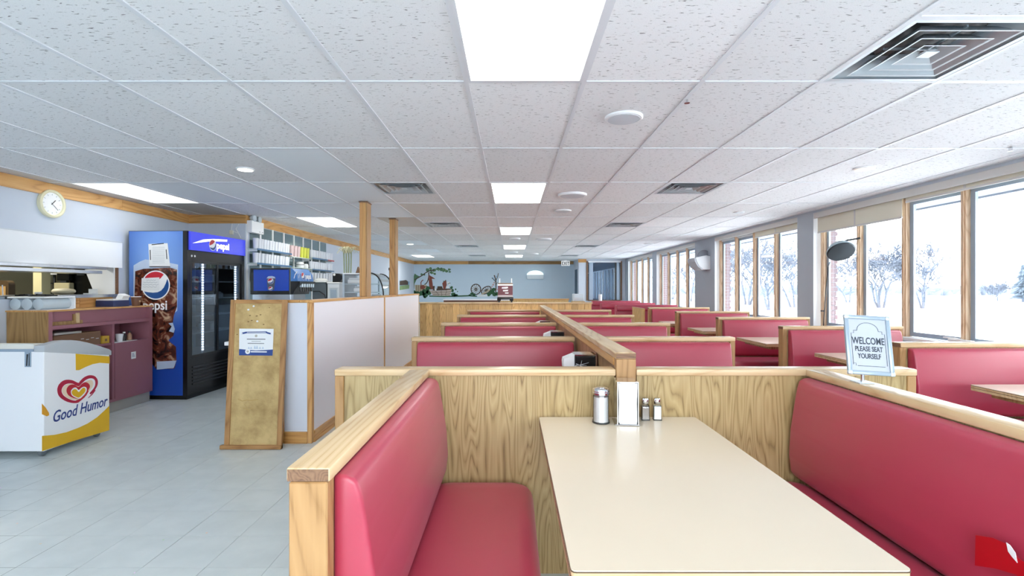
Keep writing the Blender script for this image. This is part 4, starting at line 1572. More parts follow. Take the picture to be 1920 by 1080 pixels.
M_cola = cola()
M_foam = plain('pale_foam_print', '#bccde6', 0.3, vary=0.2)
bm = NB()
pl.poly(bm, [fp(128, 1010), fp(600, 1010), fp(650, 970), fp(660, 420), fp(560, 400), (255 + 38, 489), fp(270, 358), fp(205, 385), fp(130, 430)], 0, 0.0006)
obj('cup_print', bm, M_foam, t, world=True)
bm = NB()
pl.poly(bm, [fp(136, 1000), (252, 640), (294, 693), (327, 691), (331, 676), (330, 650), (321, 643), (316, 638), (325, 630), (328, 618), (324, 606), (326, 592), (332, 575), fp(648, 480), fp(560, 455), fp(250, 470), fp(150, 500)], 0.0007, 0.0012)
obj('cola_print', bm, M_cola, t, world=True)
for q in ([(294, 693), (326, 690), (331, 676), (294, 678)], [(316, 606), (322, 612), (317, 621), (326, 624), (328, 617), (324, 605)]):
    bm = NB()
    pl.poly(bm, q, 0.0013, 0.0016)
    obj('cup_base_print', bm, M_foam, t, world=True)


def globe(pln, cx, cy, r, parent, h=0.0014, tilt=0.0, squash=1.0):
    """striped round emblem: red cap, white wave, blue bowl; (cx, cy) and r in plane units"""
    def circ(rr, a0, a1, n=26):
        return [(cx + rr * squash * math.cos(math.radians(a0 + (a1 - a0) * i / n)), cy + rr * math.sin(math.radians(a0 + (a1 - a0) * i / n))) for i in range(n + 1)]
    bm = NB()
    pln.poly(bm, circ(r, 0, 349, 40), h, h + 0.0006, pixels=False)
    obj('emblem_disc', bm, M_prw, parent, world=True)
    bm = NB()
    red = circ(r * 0.92, 52 + tilt, 188 + tilt)
    p0, p1 = Vector(red[-1]), Vector(red[0])
    red += [tuple(p0.lerp(p1, u) + Vector((0.16 * r * math.sin(u * 3.1), -0.10 * r * math.sin(u * math.pi)))) for u in (0.2, 0.4, 0.6, 0.8)]
    pln.poly(bm, red, h + 0.0007, h + 0.0011, pixels=False)
    obj('emblem_red', bm, plain('emblem_red', '#c8283a', 0.3), parent, world=True)
    bm = NB()
    blu = circ(r * 0.92, 208 + tilt, 388 + tilt)
    p0, p1 = Vector(blu[-1]), Vector(blu[0])
    blu += [tuple(p0.lerp(p1, u) + Vector((0.30 * r * math.sin(u * math.pi), -0.42 * r * math.sin(u * math.pi)))) for u in (0.15, 0.3, 0.45, 0.6, 0.75, 0.9)]
    pln.poly(bm, blu, h + 0.0007, h + 0.0011, pixels=False)
    obj('emblem_blue', bm, plain('emblem_blue', '#1f4f93', 0.3), parent, world=True)


ca, cb = pl.pix(*fp(395, 665))
globe(pl, ca, cb, 0.178, t)
a0, b0 = pl.pix(267.5, 580.5)
text('lettering', 'pepsi', 0.165, frameM(pl.at(a0, b0, 0.0016), pl.u, pl.v), M_prw, t, bold=0.003, sx=(322 - 267.5) / 925 * 6.0 * 0.86 / 0.335)
# notes taped to the poster
bm = NB()
pl.poly(bm, [fp(322, 440), fp(568, 440), fp(538, 165), fp(310, 175)], 0.003, 0.005)
nt_ = obj('taped_note', bm, M_paper, t, world=True)
bm = NB()
pl.stroke(bm, [fp(322, 446), fp(570, 446)], 0.010, 0.005, 0.006)
pl.stroke(bm, [fp(350, 184), fp(495, 168)], 0.010, 0.005, 0.006)
pl.stroke(bm, [fp(331, 245), fp(336, 365)], 0.010, 0.005, 0.006)
pl.stroke(bm, [fp(522, 240), fp(531, 355)], 0.010, 0.005, 0.006)
obj('tape_strip', bm, M_black, nt_, world=True)
bm = NB()
for k in range(12):
    pl.stroke(bm, [fp(358, 215 + 17 * k), fp(505, 212 + 17 * k)], 0.0025, 0.005, 0.0054)
obj('print_lines', bm, M_inkl, nt_, world=True)
bm = NB()
pl.poly(bm, [fp(225, 728), fp(438, 728), fp(440, 572), fp(230, 582)], 0.003, 0.005)
nt_ = obj('taped_note', bm, M_paper, t, world=True)
bm = NB()
for k, (a, b2) in enumerate(((285, 400), (250, 415), (245, 430), (247, 410))):
    y = 605 + 27 * k
    pl.stroke(bm, [fp(a + (b2 - a) * u / 8.0, y + (5 if u % 2 else -4)) for u in range(9)], 0.003, 0.005, 0.0054)
obj('print_lines', bm, M_inkl, nt_, world=True)

# front: header sign, doors, shelves, led strips
M_head = plain('cobalt_header', '#3a46c8', 0.2, emit='#3238b4', es=0.55)
hd = obj('header_sign', lb((0.0, 0.025, 0.02, Wd - 0.01, 1.825, Ht - 0.004)), M_head, t)
hp = Plane(Mx @ Vector((0.0255, 0, 0)), R3 @ Vector((0, 1, 0)), (0, 0, 1))


def hq(x, y):   # crop of the cooler front, scale 4.32 from (340, 430)
    return (340 + x / 4.32, 430 + y / 4.32)


M_lit = plain('lit_white_print', '#ffffff', 0.3, emit='#ffffff', es=0.7)
bm = NB()
hp.poly(bm, [hq(90, 112), hq(140, 108), hq(240, 96), hq(370, 100), hq(372, 84), hq(260, 78), hq(180, 82)], 0.0, 0.0008)
obj('print_swoosh', bm, M_lit, t, world=True)
ca, cb = hp.pix(*hq(254, 128))
globe(hp, ca, cb, 0.072, t, 0.001)
a0, b0 = hp.pix(*hq(284, 155))
a1, b1 = hp.pix(*hq(386, 160))
text('lettering', 'pepsi', 0.125, frameM(hp.at(a0, b0, 0.0012), hp.u, hp.v), M_lit, t, bold=0.004, sx=(a1 - a0) / 0.255)
for k, (ya, yb, x) in enumerate(((0.055, 0.60, -0.006), (0.55, Wd - 0.06, -0.018))):
    fr = obj('door', lb((x - 0.010, x + 0.004, ya, ya + 0.028, 0.5, 1.70), (x - 0.010, x + 0.004, yb - 0.028, yb, 0.5, 1.70), (x - 0.010, x + 0.004, ya + 0.028, yb - 0.028, 0.5, 0.53), (x - 0.010, x + 0.004, ya + 0.028, yb - 0.028, 1.67, 1.70)), M_black, t)
    obj('glass', lb((x - 0.005, x - 0.002, ya + 0.028, yb - 0.028, 0.53, 1.67)), M_glass_blue, fr)
for z in (0.50, 0.78, 1.0, 1.22, 1.44):
    obj('shelf', lb((-D + 0.05, -0.06, 0.04, Wd - 0.04, z, z + 0.012)), M_grille, t)
for y in (0.36, 1.06):
    bm = NB()
    for k in range(34):
        z = 0.56 + k * 0.033
        box(bm, -0.055, -0.05, y - 0.016, y - 0.004, z, z + 0.02)
        box(bm, -0.055, -0.05, y + 0.002, y + 0.014, z, z + 0.02)
    led = obj('led_strip', B((-0.058, -0.055, y - 0.022, y + 0.02, 0.53, 1.68)), M_grille, t)
    obj('led', bm, M_ledglow, led)
for k in range(6):
    obj('grille_slat', lb((-0.019, -0.008, 0.12, Wd - 0.12, 0.16 + 0.042 * k, 0.178 + 0.042 * k)), M_dark, t)
bm = NB()
for y in (0.075, 0.13):
    lathe(bm, [(0.014, 0.0), (0.012, 0.004)], c=(0.0, y, 1.755), seg=12, ax='x')
obj('sticker', bm, M_paper, t)
M_bag = plain('frosted_bag', '#c5d2de', 0.4, vary=0.15)
for k, (y, z, w, h, lab) in enumerate(((0.19, 1.452, 0.16, 0.20, 'white carton on the top shelf of the drinks cooler, behind the near door'),
                                       (0.13, 1.232 - 0.22, 0.10, 0.17, 'pale bag on the third shelf of the drinks cooler, behind the near door'),
                                       (0.15, 0.792, 0.13, 0.17, 'grey tub on the fourth shelf of the drinks cooler, behind the near door'),
                                       (0.72, 1.452, 0.10, 0.09, 'small white package on the top shelf behind the far cooler door'),
                                       (0.80, 1.232, 0.20, 0.08, 'crumpled pale package on the second shelf behind the far cooler door'),
                                       (0.20, 0.512, 0.22, 0.22, 'heap of bagged leaves on the bottom shelf of the drinks cooler'),
                                       (0.72, 0.792, 0.16, 0.12, 'crumpled white bag behind the far cooler door'))):
    q = Mx @ Vector((-0.22, y, z))
    g = thing('cooler_package', lab, 'package', q, rotz=math.radians(-2.2 + RND.uniform(-8, 8)), group='goods in the drinks cooler')
    bm = NB()
    box(bm, -0.09, 0.09, -w / 2, w / 2, 0.0005, h * 0.8, bev=min(w, h) * 0.12)
    obj('body', bm, M_bag if k != 5 else plain('bagged_greens', '#9fae9a', 0.5, vary=0.3), g, smooth=True)
    bm = NB()
    box(bm, -0.07, 0.07, -w * 0.4, w * 0.4, h * 0.8, h, bev=min(w, h) * 0.06)
    obj('top', bm, M_paper, g, smooth=True)

# small hook and cord above the cooler
t = thing('power_cable', 'thin white cable and plug hanging on the wall above the drinks cooler', 'cable', (-4.1, 7.195, 2.2))
bm = NB()
tube(bm, [(-3.98, 7.19, 2.295), (-4.02, 7.185, 2.22), (-3.98, 7.185, 2.15), (-3.95, 7.185, 2.09)], 0.006)
tube(bm, [(-4.08, 7.19, 2.30), (-4.09, 7.185, 2.2), (-4.0, 7.185, 2.16)], 0.005)
obj('wire', bm, M_whiteplastic, t, world=True)
obj('plug', B((-4.11, -4.06, 7.17, 7.199, 2.14, 2.20), bev=0.004), M_cream, t, world=True)

# emergency lamp
t = thing('emergency_light', 'white emergency lamp box with two swivel heads on the wall corner', 'emergency light', (FX, 7.2, 2.25))
obj('housing', B((FX + 0.021, FX + 0.10, 7.21, 7.56, 2.175, 2.352), bev=0.008), M_whiteplastic, t, world=True)
for y in (7.29, 7.44):
    bm = NB()
    lathe(bm, [(0.02, 0.0), (0.045, 0.02), (0.052, 0.06), (0.05, 0.072), (0.04, 0.07)], c=(FX + 0.03, y, 2.39), seg=18, ax='x')
    obj('lamp_head', bm, M_silver, t, world=True, smooth=True)
for y in (7.42, 7.50):
    obj('indicator', B((FX + 0.10, FX + 0.103, y, y + 0.03, 2.20, 2.206)), M_dark, t, world=True)

# ------------------------------------------------------------------ glass rack with tumblers
Y0, Y1r = 7.23, 10.35
t = thing('tumbler_rack', 'mirrored wall rack with glass shelves of tumblers above the soda fountain', 'shelf rack', (FX, 7.3, 1.4))
M_mirror = plain('grey_mirror', '#8fa4ab', 0.12, metal=0.75)
npan = 8
for k in range(npan):
    a = Y0 + (Y1r - Y0) * k / npan
    b2 = Y0 + (Y1r - Y0) * (k + 1) / npan
    obj('mirror_panel', B((FX + 0.001, FX + 0.008, a + 0.02, b2 - 0.02, 1.13, 2.29)), M_mirror, t, world=True)
    obj('upright', B((FX + 0.001, FX + 0.02, a - 0.018, a + 0.018, 1.13, 2.30)), M_whiteplastic, t, world=True)
M_shelfg = plain('pale_green_glass_shelf', '#c3d3cc', 0.1, spec=0.8)
M_shelfe = plain('blue_shelf_edge', '#3f6b96', 0.3)
M_shelfr = plain('red_shelf_edge', '#b52f40', 0.3)
SH = [(7.225, 8.35, 1.94), (8.38, 9.2, 1.90), (9.22, 10.33, 1.93), (7.225, 8.35, 1.73), (8.38, 9.2, 1.72), (9.22, 10.33, 1.715), (9.0, 10.33, 1.50)]
for k, (a, b2, z) in enumerate(SH):
    s = obj('glass_shelf', B((FX + 0.02, FX + 0.17, a, b2, z - 0.012, z)), M_shelfg, t, world=True)
    if k in (0, 2, 3, 5, 6):
        e1 = b2 - 0.35 if k == 2 else b2
        obj('edge_strip', B((FX + 0.17, FX + 0.178, a, e1, z - 0.022, z + 0.004)), M_shelfe, s, world=True)
        if k == 2:
            obj('edge_strip', B((FX + 0.17, FX + 0.178, e1, b2, z - 0.022, z + 0.004)), M_shelfr, s, world=True)
    for y in (a + 0.05, b2 - 0.05):
        obj('bracket', B((FX + 0.01, FX + 0.14, y - 0.006, y + 0.006, z - 0.04, z - 0.012)), M_whiteplastic, s, world=True)
M_tumbler = plain('frosted_tumbler', '#dfe3ec', 0.35)


def tumbler(name, label, x, y, z, h, r, mat, group):
    t = thing(name, label, 'tumbler', (x, y, z + 0.0008), group=group)
    bm = NB()
    lathe(bm, [(r * 0.78, 0.0), (r, h), (r * 0.93, h), (r * 0.7, 0.01)], seg=12)
    obj('body', bm, mat, t, smooth=True)
    bm = NB()
    lathe(bm, [(r * 0.985, h * 0.93), (r * 1.05, h * 0.94), (r * 1.05, h * 0.985), (r * 1.0, h)], seg=12)
    obj('rim', bm, mat, t, smooth=True)
    return t


sect = [(0, 13, 0.155, '%s white tumbler from the emergency lamp along the top glass shelf', 'tumblers on the top shelf, cooler side'),
        (2, 12, 0.15, '%s white tumbler past the yellow cups on the top glass shelf', 'tumblers on the top shelf, far side'),
        (3, 12, 0.15, '%s white tumbler on the middle glass shelf, counted from the drinks cooler', 'tumblers on the middle shelf, cooler side'),
        (5, 12, 0.145, '%s white tumbler past the white jars on the middle glass shelf', 'tumblers on the middle shelf, far side'),
        (6, 10, 0.15, '%s white tumbler on the lowest glass shelf, counted from the soda fountain', 'tumblers on the lowest shelf')]
NUM = 'first second third fourth fifth sixth seventh eighth ninth tenth eleventh twelfth thirteenth'.split()
first = None
for k, n, h, lab, grp in sect:
    a, b2, z = SH[k]
    r = 0.037
    first = None
    for i in range(n):
        y = a + 0.040 + (b2 - a - 0.08) * i / (n - 1)
        loc = (FX + 0.125 + RND.uniform(-0.012, 0.004), y, z)
        if first is None:
            first = tumbler('tumbler', lab % NUM[i], *loc, h, r, M_tumbler, grp)
        else:
            dup(first, (loc[0], loc[1], loc[2] + 0.0008), lab % NUM[i])
a, b2, z = SH[1]
M_pinkcup = plain('pink_patterned_cup', '#e2c6c8', 0.4, vary=0.35)
M_yelcup = plain('lime_yellow_cup', '#d8dc4a', 0.4)
for i, (m, lab) in enumerate(((M_pinkcup, 'pink patterned tall cup on the top shelf, first beside the white tumblers'), (M_pinkcup, 'pink patterned tall cup on the top shelf, second of three'),
                              (M_pinkcup, 'pink patterned tall cup on the top shelf, third, beside the yellow cups'), (M_yelcup, 'lime yellow tall cup on the top shelf, first of three'),
                              (M_yelcup, 'lime yellow tall cup on the top shelf, second of three'), (M_yelcup, 'lime yellow tall cup on the top shelf, last of three'))):
    tumbler('tumbler', lab, FX + 0.12, a + 0.07 + 0.13 * i, z, 0.19, 0.043, m, 'coloured tall cups')
t = thing('shelf_jar', 'white jar with dark band on the middle shelf between the tumblers', 'jar', (FX + 0.10, 8.85, 1.72 + 0.001))
bm = NB()
lathe(bm, [(0.06, 0), (0.07, 0.05), (0.06, 0.10), (0.04, 0.11)], seg=18)
obj('body', bm, M_whiteplastic, t, smooth=True)
bm = NB()
lathe(bm, [(0.071, 0.05), (0.07, 0.06)], seg=18)
obj('band', bm, M_dark, t, smooth=True)
t = thing('shelf_jar', 'white shelf jar with a ball lid, second on the middle shelf', 'jar', (FX + 0.10, 9.05, 1.72 + 0.001))
bm = NB()
lathe(bm, [(0.06, 0), (0.065, 0.05), (0.05, 0.08)], seg=18)
obj('body', bm, M_whiteplastic, t, smooth=True)
bm = NB()
lathe(bm, [(0.012, 0.08), (0.018, 0.095), (0.012, 0.11)], seg=14)
obj('knob', bm, M_dark, t, smooth=True)

# ------------------------------------------------------------------ drinks counter and soda fountain
t = thing('drinks_counter', 'white counter along the wall under the tumbler rack', 'counter', (-3.4, 8.5, 0))
obj('body', B((FX + 0.02, -3.12, 7.34, 10.3, 0.0, 1.09), (-3.72, -3.12, 6.80, 7.34, 0.0, 1.09)), M_white, t, world=True)
obj('worktop', B((FX + 0.02, -3.0, 7.33, 10.3, 1.09, 1.12), (-3.74, -2.86, 6.78, 7.329, 1.09, 1.12), bev=0.005), M_whiteplastic, t, world=True)
zc2 = 1.1205
SX0, SX1, SY0, SY1, SZ0, SZ1 = -3.665, -3.10, 6.90, 7.40, 1.27, 1.64
t = thing('soda_fountain', 'blue soda fountain with black nozzle front on the drinks counter', 'soda fountain', (-3.5, SY0, zc2))
M_sodablue = plain('royal_blue_panel', '#1f4cc0', 0.25)
obj('housing', B((SX0, SX1, SY0 + 0.004, SY1, SZ0, SZ1), bev=0.01), M_blackm, t, world=True)
obj('side_panel', B((SX0 + 0.05, SX1 - 0.02, SY0, SY0 + 0.004, SZ0 + 0.05, SZ1 - 0.025)), M_sodablue, t, world=True)
pl = Plane((0, SY0 - 0.0005, 0), (1, 0, 0), (0, 0, 1))
M_cupdark = plain('cup_print_dark', '#4a5468', 0.3)
bm = NB()
pl.poly(bm, [(502, 544), (514, 544), (516.5, 520), (500, 520)], 0, 0.0008)
obj('cup_print', bm, M_cupdark, t, world=True)
bm = NB()
pl.poly(bm, [(500, 522), (516.5, 522), (515, 519), (510, 517.5), (503, 518)], 0.0008, 0.0016)
obj('cup_rim_print', bm, M_foam, t, world=True)
ca, cb = pl.pix(507.5, 527)
globe(pl, ca, cb, 0.042, t, 0.001)
ca, cb = pl.pix(507.5, 541)
globe(pl, ca, cb, 0.03, t, 0.001)
# bulging front: light blue upper face and black nozzle bay below
bm = NB()
prism(bm, [(SX1, 1.455), (SX1 + 0.10, 1.455), (SX1 + 0.085, 1.56), (SX1 + 0.02, 1.636), (SX1, 1.636)], 'y', SY0 + 0.01, SY1 + 0.05)
obj('front_hood', bm, plain('sky_blue_panel', '#4f86cc', 0.3), t, world=True)
bm = NB()
prism(bm, [(SX1, 1.27), (SX1 + 0.03, 1.27), (SX1 + 0.06, 1.33), (SX1 + 0.13, 1.42), (SX1 + 0.13, 1.455), (SX1, 1.455)], 'y', SY0 + 0.005, SY1 + 0.05)
obj('nozzle_bay', bm, M_black, t, world=True)
hp2 = Plane((SX1 + 0.094, 0, 1.50), (0, 1, 0), (-0.14, 0, 1))
ca, cb = hp2.pix(568, 518)
globe(hp2, ca, cb, 0.055, t, 0.002)
a0, b0 = hp2.pix(572.5, 522.5)
text('lettering', 'pepsi', 0.105, frameM(hp2.at(a0, b0, 0.003), hp2.u, hp2.v), M_prw, t, bold=0.004, sx=0.95)
bm = NB()
hp2.stroke(bm, [(551, 522), (553, 515), (557, 509)], 0.012, 0.001, 0.002)
hp2.stroke(bm, [(560, 521), (561, 514)], 0.012, 0.001, 0.002)
obj('print_swoosh', bm, M_prw, t, world=True)
for k in range(6):
    y = SY0 + 0.08 + k * 0.075
    bm = NB()
    box(bm, SX1 + 0.10, SX1 + 0.145, y - 0.018, y + 0.018, 1.37, 1.42, bev=0.005)
    obj('nozzle_lever', bm, M_silver, t, world=True)
    bm = NB()
    tube(bm, [(SX1 + 0.11, y, 1.37), (SX1 + 0.11, y, 1.31)], 0.014, 8)
    obj('nozzle', bm, M_black, t, world=True)
obj('back_stand', B((SX0 + 0.02, SX1 - 0.02, SY0 + 0.03, SY1 - 0.02, zc2, SZ0 - 0.001)), M_steel, t, world=True)
obj('drip_tray', B((SX1 - 0.02, SX1 + 0.16, SY0 + 0.03, SY1 + 0.03, zc2, zc2 + 0.05), bev=0.004), M_steel, t, world=True)
obj('base', B((SX1 - 0.02, SX1 + 0.02, SY0 + 0.05, SY1 - 0.05, zc2 + 0.05, SZ0)), M_steel, t, world=True)

t = thing('coffee_brewer', 'dark grey brewer box with white top standing past the soda fountain', 'brewer', (-3.35, 8.75, zc2))
obj('body', B((-3.52, -3.28, 8.70, 9.1, zc2, 1.46), bev=0.008), plain('slate_plastic', '#59646d', 0.4), t, world=True)
obj('top', B((-3.54, -3.26, 8.68, 9.12, 1.46, 1.485), bev=0.008), M_whiteplastic, t, world=True)
bm = NB()
tube(bm, [(-3.50, 8.69, 1.30), (-3.38, 8.66, 1.30), (-3.29, 8.66, 1.24), (-3.27, 8.66, 1.15)], 0.010, 8)
obj('hose', bm, M_black, t, world=True)
t = thing('paper_pile', 'crumpled white cloth lying on top of the grey brewer', 'cloth', (-3.4, 8.85, 1.4855))
bm = NB()
lathe(bm, [(0.12, 0.0), (0.10, 0.025), (0.05, 0.045)], c=(-3.42, 8.85, 1.4855), seg=12)
for v in bm.verts:
    v.co += Vector((RND.uniform(-.01, .01), RND.uniform(-.01, .01), RND.uniform(0, .008)))
obj('cloth', bm, M_paper, t, world=True, smooth=True)
t = thing('cash_terminal', 'light grey box cabinet between the brewer and the pastry case', 'machine', (-3.16, 8.75, zc2))
obj('body', B((-3.24, -3.03, 8.66, 9.0, zc2, 1.44), bev=0.006), M_grille, t, world=True)
obj('panel', B((-3.205, -3.06, 8.652, 8.66, 1.17, 1.36)), M_silver, t, world=True)
obj('panel_recess', B((-3.185, -3.08, 8.648, 8.652, 1.19, 1.33)), M_alu, t, world=True)
obj('lid', B((-3.25, -3.02, 8.65, 9.01, 1.44, 1.462), bev=0.004), M_whiteplastic, t, world=True)
t = thing('receipt_printer', 'black receipt printer with sloping hood on the light grey box', 'printer', (-3.1, 8.75, 1.4625))
bm = NB()
prism(bm, [(-3.16, 1.4625), (-3.03, 1.4625), (-2.96, 1.57), (-3.04, 1.615), (-3.16, 1.62)], 'y', 8.68, 8.9, bev=0.008)
obj('body', bm, M_black, t, world=True)
bm = NB()
lathe(bm, [(0.022, 0.0), (0.018, 0.006)], c=(0, 0, 0), seg=14, ax='y')
bmesh.ops.translate(bm, verts=bm.verts, vec=(-3.125, 8.672, 1.595))
obj('knob', bm, M_paper, t, world=True)

# ------------------------------------------------------------------ service counter, partition, board, posts
t = thing('service_counter', 'white service counter behind the panelled partition', 'counter', (-2.2, 4.6, 0))
obj('body', B((-2.55, -1.90, 4.47, 9.2, 0.0, 0.84)), M_white, t, world=True)
obj('worktop', B((-2.585, -1.89, 4.43, 9.22, 0.842, 0.875), bev=0.004), M_whiteplastic, t, world=True)

PX, PY0, PY1, PZ = -1.757, 4.31, 9.29, 1.255
t = thing('service_partition', 'low partition of white panels with pine edging around the service counter', 'partition', (PX, PY0, 0))
M_pineedge = M_post
obj('core', B((PX - 0.09, PX - 0.004, PY0 + 0.02, PY1, 0.0, PZ - 0.025), (-2.36, PX - 0.09, PY0 + 0.02, PY0 + 0.08, 0, PZ - 0.025)), M_white, t, world=True)
obj('white_panel', B((-2.0, PX - 0.035, PY0 + 0.012, PY0 + 0.019, 0.11, PZ - 0.03)), plain('white_laminate_narrow', '#d5dae6', 0.3), t, world=True)
obj('white_panel', B((PX - 0.003, PX + 0.003, PY0 + 0.05, 6.755, 0.10, PZ - 0.026)), M_panelwhite, t, world=True)
obj('white_panel', B((PX - 0.003, PX + 0.003, 6.805, PY1 - 0.03, 0.10, PZ - 0.026)), M_panelwhite, t, world=True)
obj('corner_post', B((PX - 0.035, PX + 0.008, PY0 + 0.004, PY0 + 0.05, 0.0, PZ - 0.024), bev=0.003, seg=1), M_post, t, world=True)
obj('edge_post', B((-2.03, -1.995, PY0 + 0.006, PY0 + 0.019, 0.0, PZ - 0.024), bev=0.003, seg=1), M_post, t, world=True)
obj('batten', B((PX - 0.003, PX + 0.008, 6.755, 6.805, 0.10, PZ - 0.025)), M_post, t, world=True)
obj('end_trim', B((PX - 0.06, PX + 0.008, PY1 - 0.03, PY1 + 0.006, 0.0, PZ - 0.025)), M_maple, t, world=True)
obj('top_rail', B((PX - 0.10, PX + 0.012, PY0, PY1 + 0.01, PZ - 0.024, PZ), bev=0.004), M_trim, t, world=True)
obj('top_rail', B((-2.36, PX - 0.101, PY0, PY0 + 0.09, PZ - 0.024, PZ), bev=0.004), M_trim_x, t, world=True)
for h0, h1, d in ((0.0, 0.03, 0.016), (0.03, 0.075, 0.010), (0.075, 0.10, 0.016)):
    obj('base_moulding', B((PX - 0.003, PX + d, PY0 + 0.05, PY1 - 0.03, h0, h1)), M_trim, t, world=True)
    obj('base_moulding', B((-1.995, PX - 0.035, PY0 + 0.019 - d - 0.005, PY0 + 0.019, h0, h1)), M_trim_x, t, world=True)

for k, (y, lab) in enumerate(((6.055, 'square pine post from partition to ceiling, nearer the camera'), (7.535, 'square pine post from partition to ceiling, farther from the camera'))):
    t = thing('timber_post', lab, 'post', (-1.83, y, PZ), group='pine posts on the partition')
    obj('shaft', B((-1.872, -1.798, y, y + 0.17, PZ + 0.0005, CZ - 0.004), bev=0.003, seg=1), M_post, t, world=True)
    obj('edge_board', B((-1.797, -1.781, y + 0.004, y + 0.175, PZ + 0.0005, CZ - 0.004)), M_maple_z, t, world=True)
    obj('collar', B((-1.88, -1.773, y - 0.01, y + 0.182, CZ - 0.018, CZ - 0.004)), M_endgrain, t, world=True)

# cork notice board leaning on the partition's end
Lb = math.atan2(0.10, 1.26)
t = thing('notice_board', 'tall narrow cork notice board in a pine frame leaning on the partition end', 'notice board', (-2.43, 4.175, 0), rot=(-Lb, 0, 0))
bw, bh = 0.485, 1.262
M_frame = wood('brown_pine_frame', '#b98c58', '#a67a48', '#84592f', 'z', 1, 0.45, 1.0)
M_framex = wood('brown_pine_frame_cross', '#b98c58', '#a67a48', '#84592f', 'x', 1, 0.45, 1.0)
s = 0.042
obj('frame_stile', B((0, s, -0.018, 0.012, 0.0, bh), bev=0.004), M_frame, t)
obj('frame_stile', B((bw - s, bw, -0.018, 0.012, 0.0, bh), bev=0.004), M_frame, t)
obj('frame_rail', B((s, bw - s, -0.018, 0.012, bh - s * 0.8, bh), bev=0.004), M_framex, t)
obj('frame_rail', B((-0.03, bw, -0.03, 0.012, 0.0, s * 0.8), bev=0.004), M_framex, t)


def cork():
    m, nt, b = new_mat('worn_cork_board')
    tc = nt.nodes.new('ShaderNodeTexCoord')
    n = nt.nodes.new('ShaderNodeTexNoise')
    n.inputs['Scale'].default_value = 5
    n.inputs['Detail'].default_value = 9
    n.inputs['Roughness'].default_value = 0.65
    nt.links.new(tc.outputs['Object'], n.inputs['Vector'])
    cr = nt.nodes.new('ShaderNodeValToRGB')
    cr.color_ramp.elements[0].position = 0.3
    cr.color_ramp.elements[0].color = lin('#9c7f4e') + (1,)
    cr.color_ramp.elements[1].position = 0.62
    cr.color_ramp.elements[1].color = lin('#cbb07a') + (1,)
    nt.links.new(n.outputs['Fac'], cr.inputs['Fac'])
    nt.links.new(cr.outputs['Color'], b.inputs['Base Color'])
    b.inputs['Roughness'].default_value = 0.8
    return m


M_cork = cork()
obj('cork_panel', B((s, bw - s, -0.008, 0.004, s * 0.8, bh - s * 0.8)), M_cork, t)
Mb = XF[t.name]
cp = Plane(Mb @ Vector((0, -0.0085, 0)), Mb.to_3x3() @ Vector((1, 0, 0)), Mb.to_3x3() @ Vector((0, 0, 1)))


def cq(x, y):   # crop of the board, scale 6.35 from (420, 550)
    return (420 + x / 6.35, 550 + y / 6.35)


M_hole = plain('dark_wear_mark', '#5d431f', 0.9)
bm = NB()
for x, y, w in ((310, 265, 20), (390, 270, 24), (435, 255, 20), (290, 338, 20), (330, 323, 20), (472, 370, 20), (157, 490, 14), (540, 170, 10)):
    cp.poly(bm, [cq(x - w / 2, y + 5), cq(x + w / 2, y + 3), cq(x + w / 2, y - 5), cq(x - w / 2, y - 3)], 0, 0.0004)
obj('pin_hole', bm, M_hole, t, world=True)
for x, y in ((293, 195), (400, 333), (357, 153)):
    bm = NB()
    a, b2 = cp.pix(*cq(x, y))
    cp.poly(bm, [(a + 0.008 * math.cos(k * 0.7854), b2 + 0.008 * math.sin(k * 0.7854)) for k in range(8)], 0, 0.008, pixels=False)
    obj('push_pin', bm, M_paper, t, world=True)
bm = NB()
for (x0, y0), (x1, y1) in (((150, 905), (260, 912)), ((200, 960), (240, 955)), ((265, 907), (285, 905))):
    pass
cp.stroke(bm, [(446, 748), (454, 752), (462, 750), (470, 751), (484, 749)], 0.008, 0, 0.0003)
cp.stroke(bm, [(455, 765), (466, 768), (474, 765)], 0.008, 0, 0.0003)
cp.stroke(bm, [(458, 758), (463, 764), (466, 772)], 0.006, 0, 0.0003)
obj('scuff', bm, plain('brown_scuff', '#b59860', 0.9), t, world=True)
bm = NB()
cp.poly(bm, [cq(181, 738), cq(580, 742), cq(592, 423), cq(184, 420)], 0.001, 0.003)
ct = obj('certificate', bm, M_paper, t, world=True)
bm = NB()
cp.poly(bm, [cq(181, 738), cq(580, 742), cq(584, 668), cq(480, 676), cq(380, 680), cq(280, 672), cq(182, 662)], 0.003, 0.0034)
cp.poly(bm, [cq(265, 476), cq(510, 474), cq(512, 452), cq(262, 456)], 0.003, 0.0034)
cp.poly(bm, [cq(208, 488), cq(265, 478), cq(268, 456), cq(212, 468), cq(228, 478)], 0.003, 0.0034)
cp.poly(bm, [cq(510, 478), cq(570, 494), cq(552, 484), cq(566, 474), cq(512, 458)], 0.003, 0.0034)
obj('banner_print', bm, M_navy, ct, world=True)
bm = NB()
cp.poly(bm, [cq(275, 469), cq(500, 467), cq(500, 461), cq(275, 463)], 0.0035, 0.0038)
obj('banner_gap', bm, M_paper, ct, world=True)
bm = NB()
for x in (298, 325, 370, 395, 430, 465):
    hh = 44 if x in (370, 395) else 26
    cp.poly(bm, [cq(x - 13, 660), cq(x + 13, 660), cq(x, 660 - hh)], 0.003, 0.0033)
obj('trees_print', bm, plain('pale_blue_print', '#b4c4da', 0.6), ct, world=True)
bm = NB()
cp.stroke(bm, [cq(275, 545), cq(495, 546)], 0.006, 0.003, 0.0034)
cp.stroke(bm, [cq(330, 571), cq(440, 572)], 0.003, 0.003, 0.0034)
cp.stroke(bm, [cq(285, 595), cq(480, 597)], 0.005, 0.003, 0.0034)
obj('print_lines', bm, M_ink, ct, world=True)
bm = NB()
a, b2 = cp.pix(*cq(285, 692))
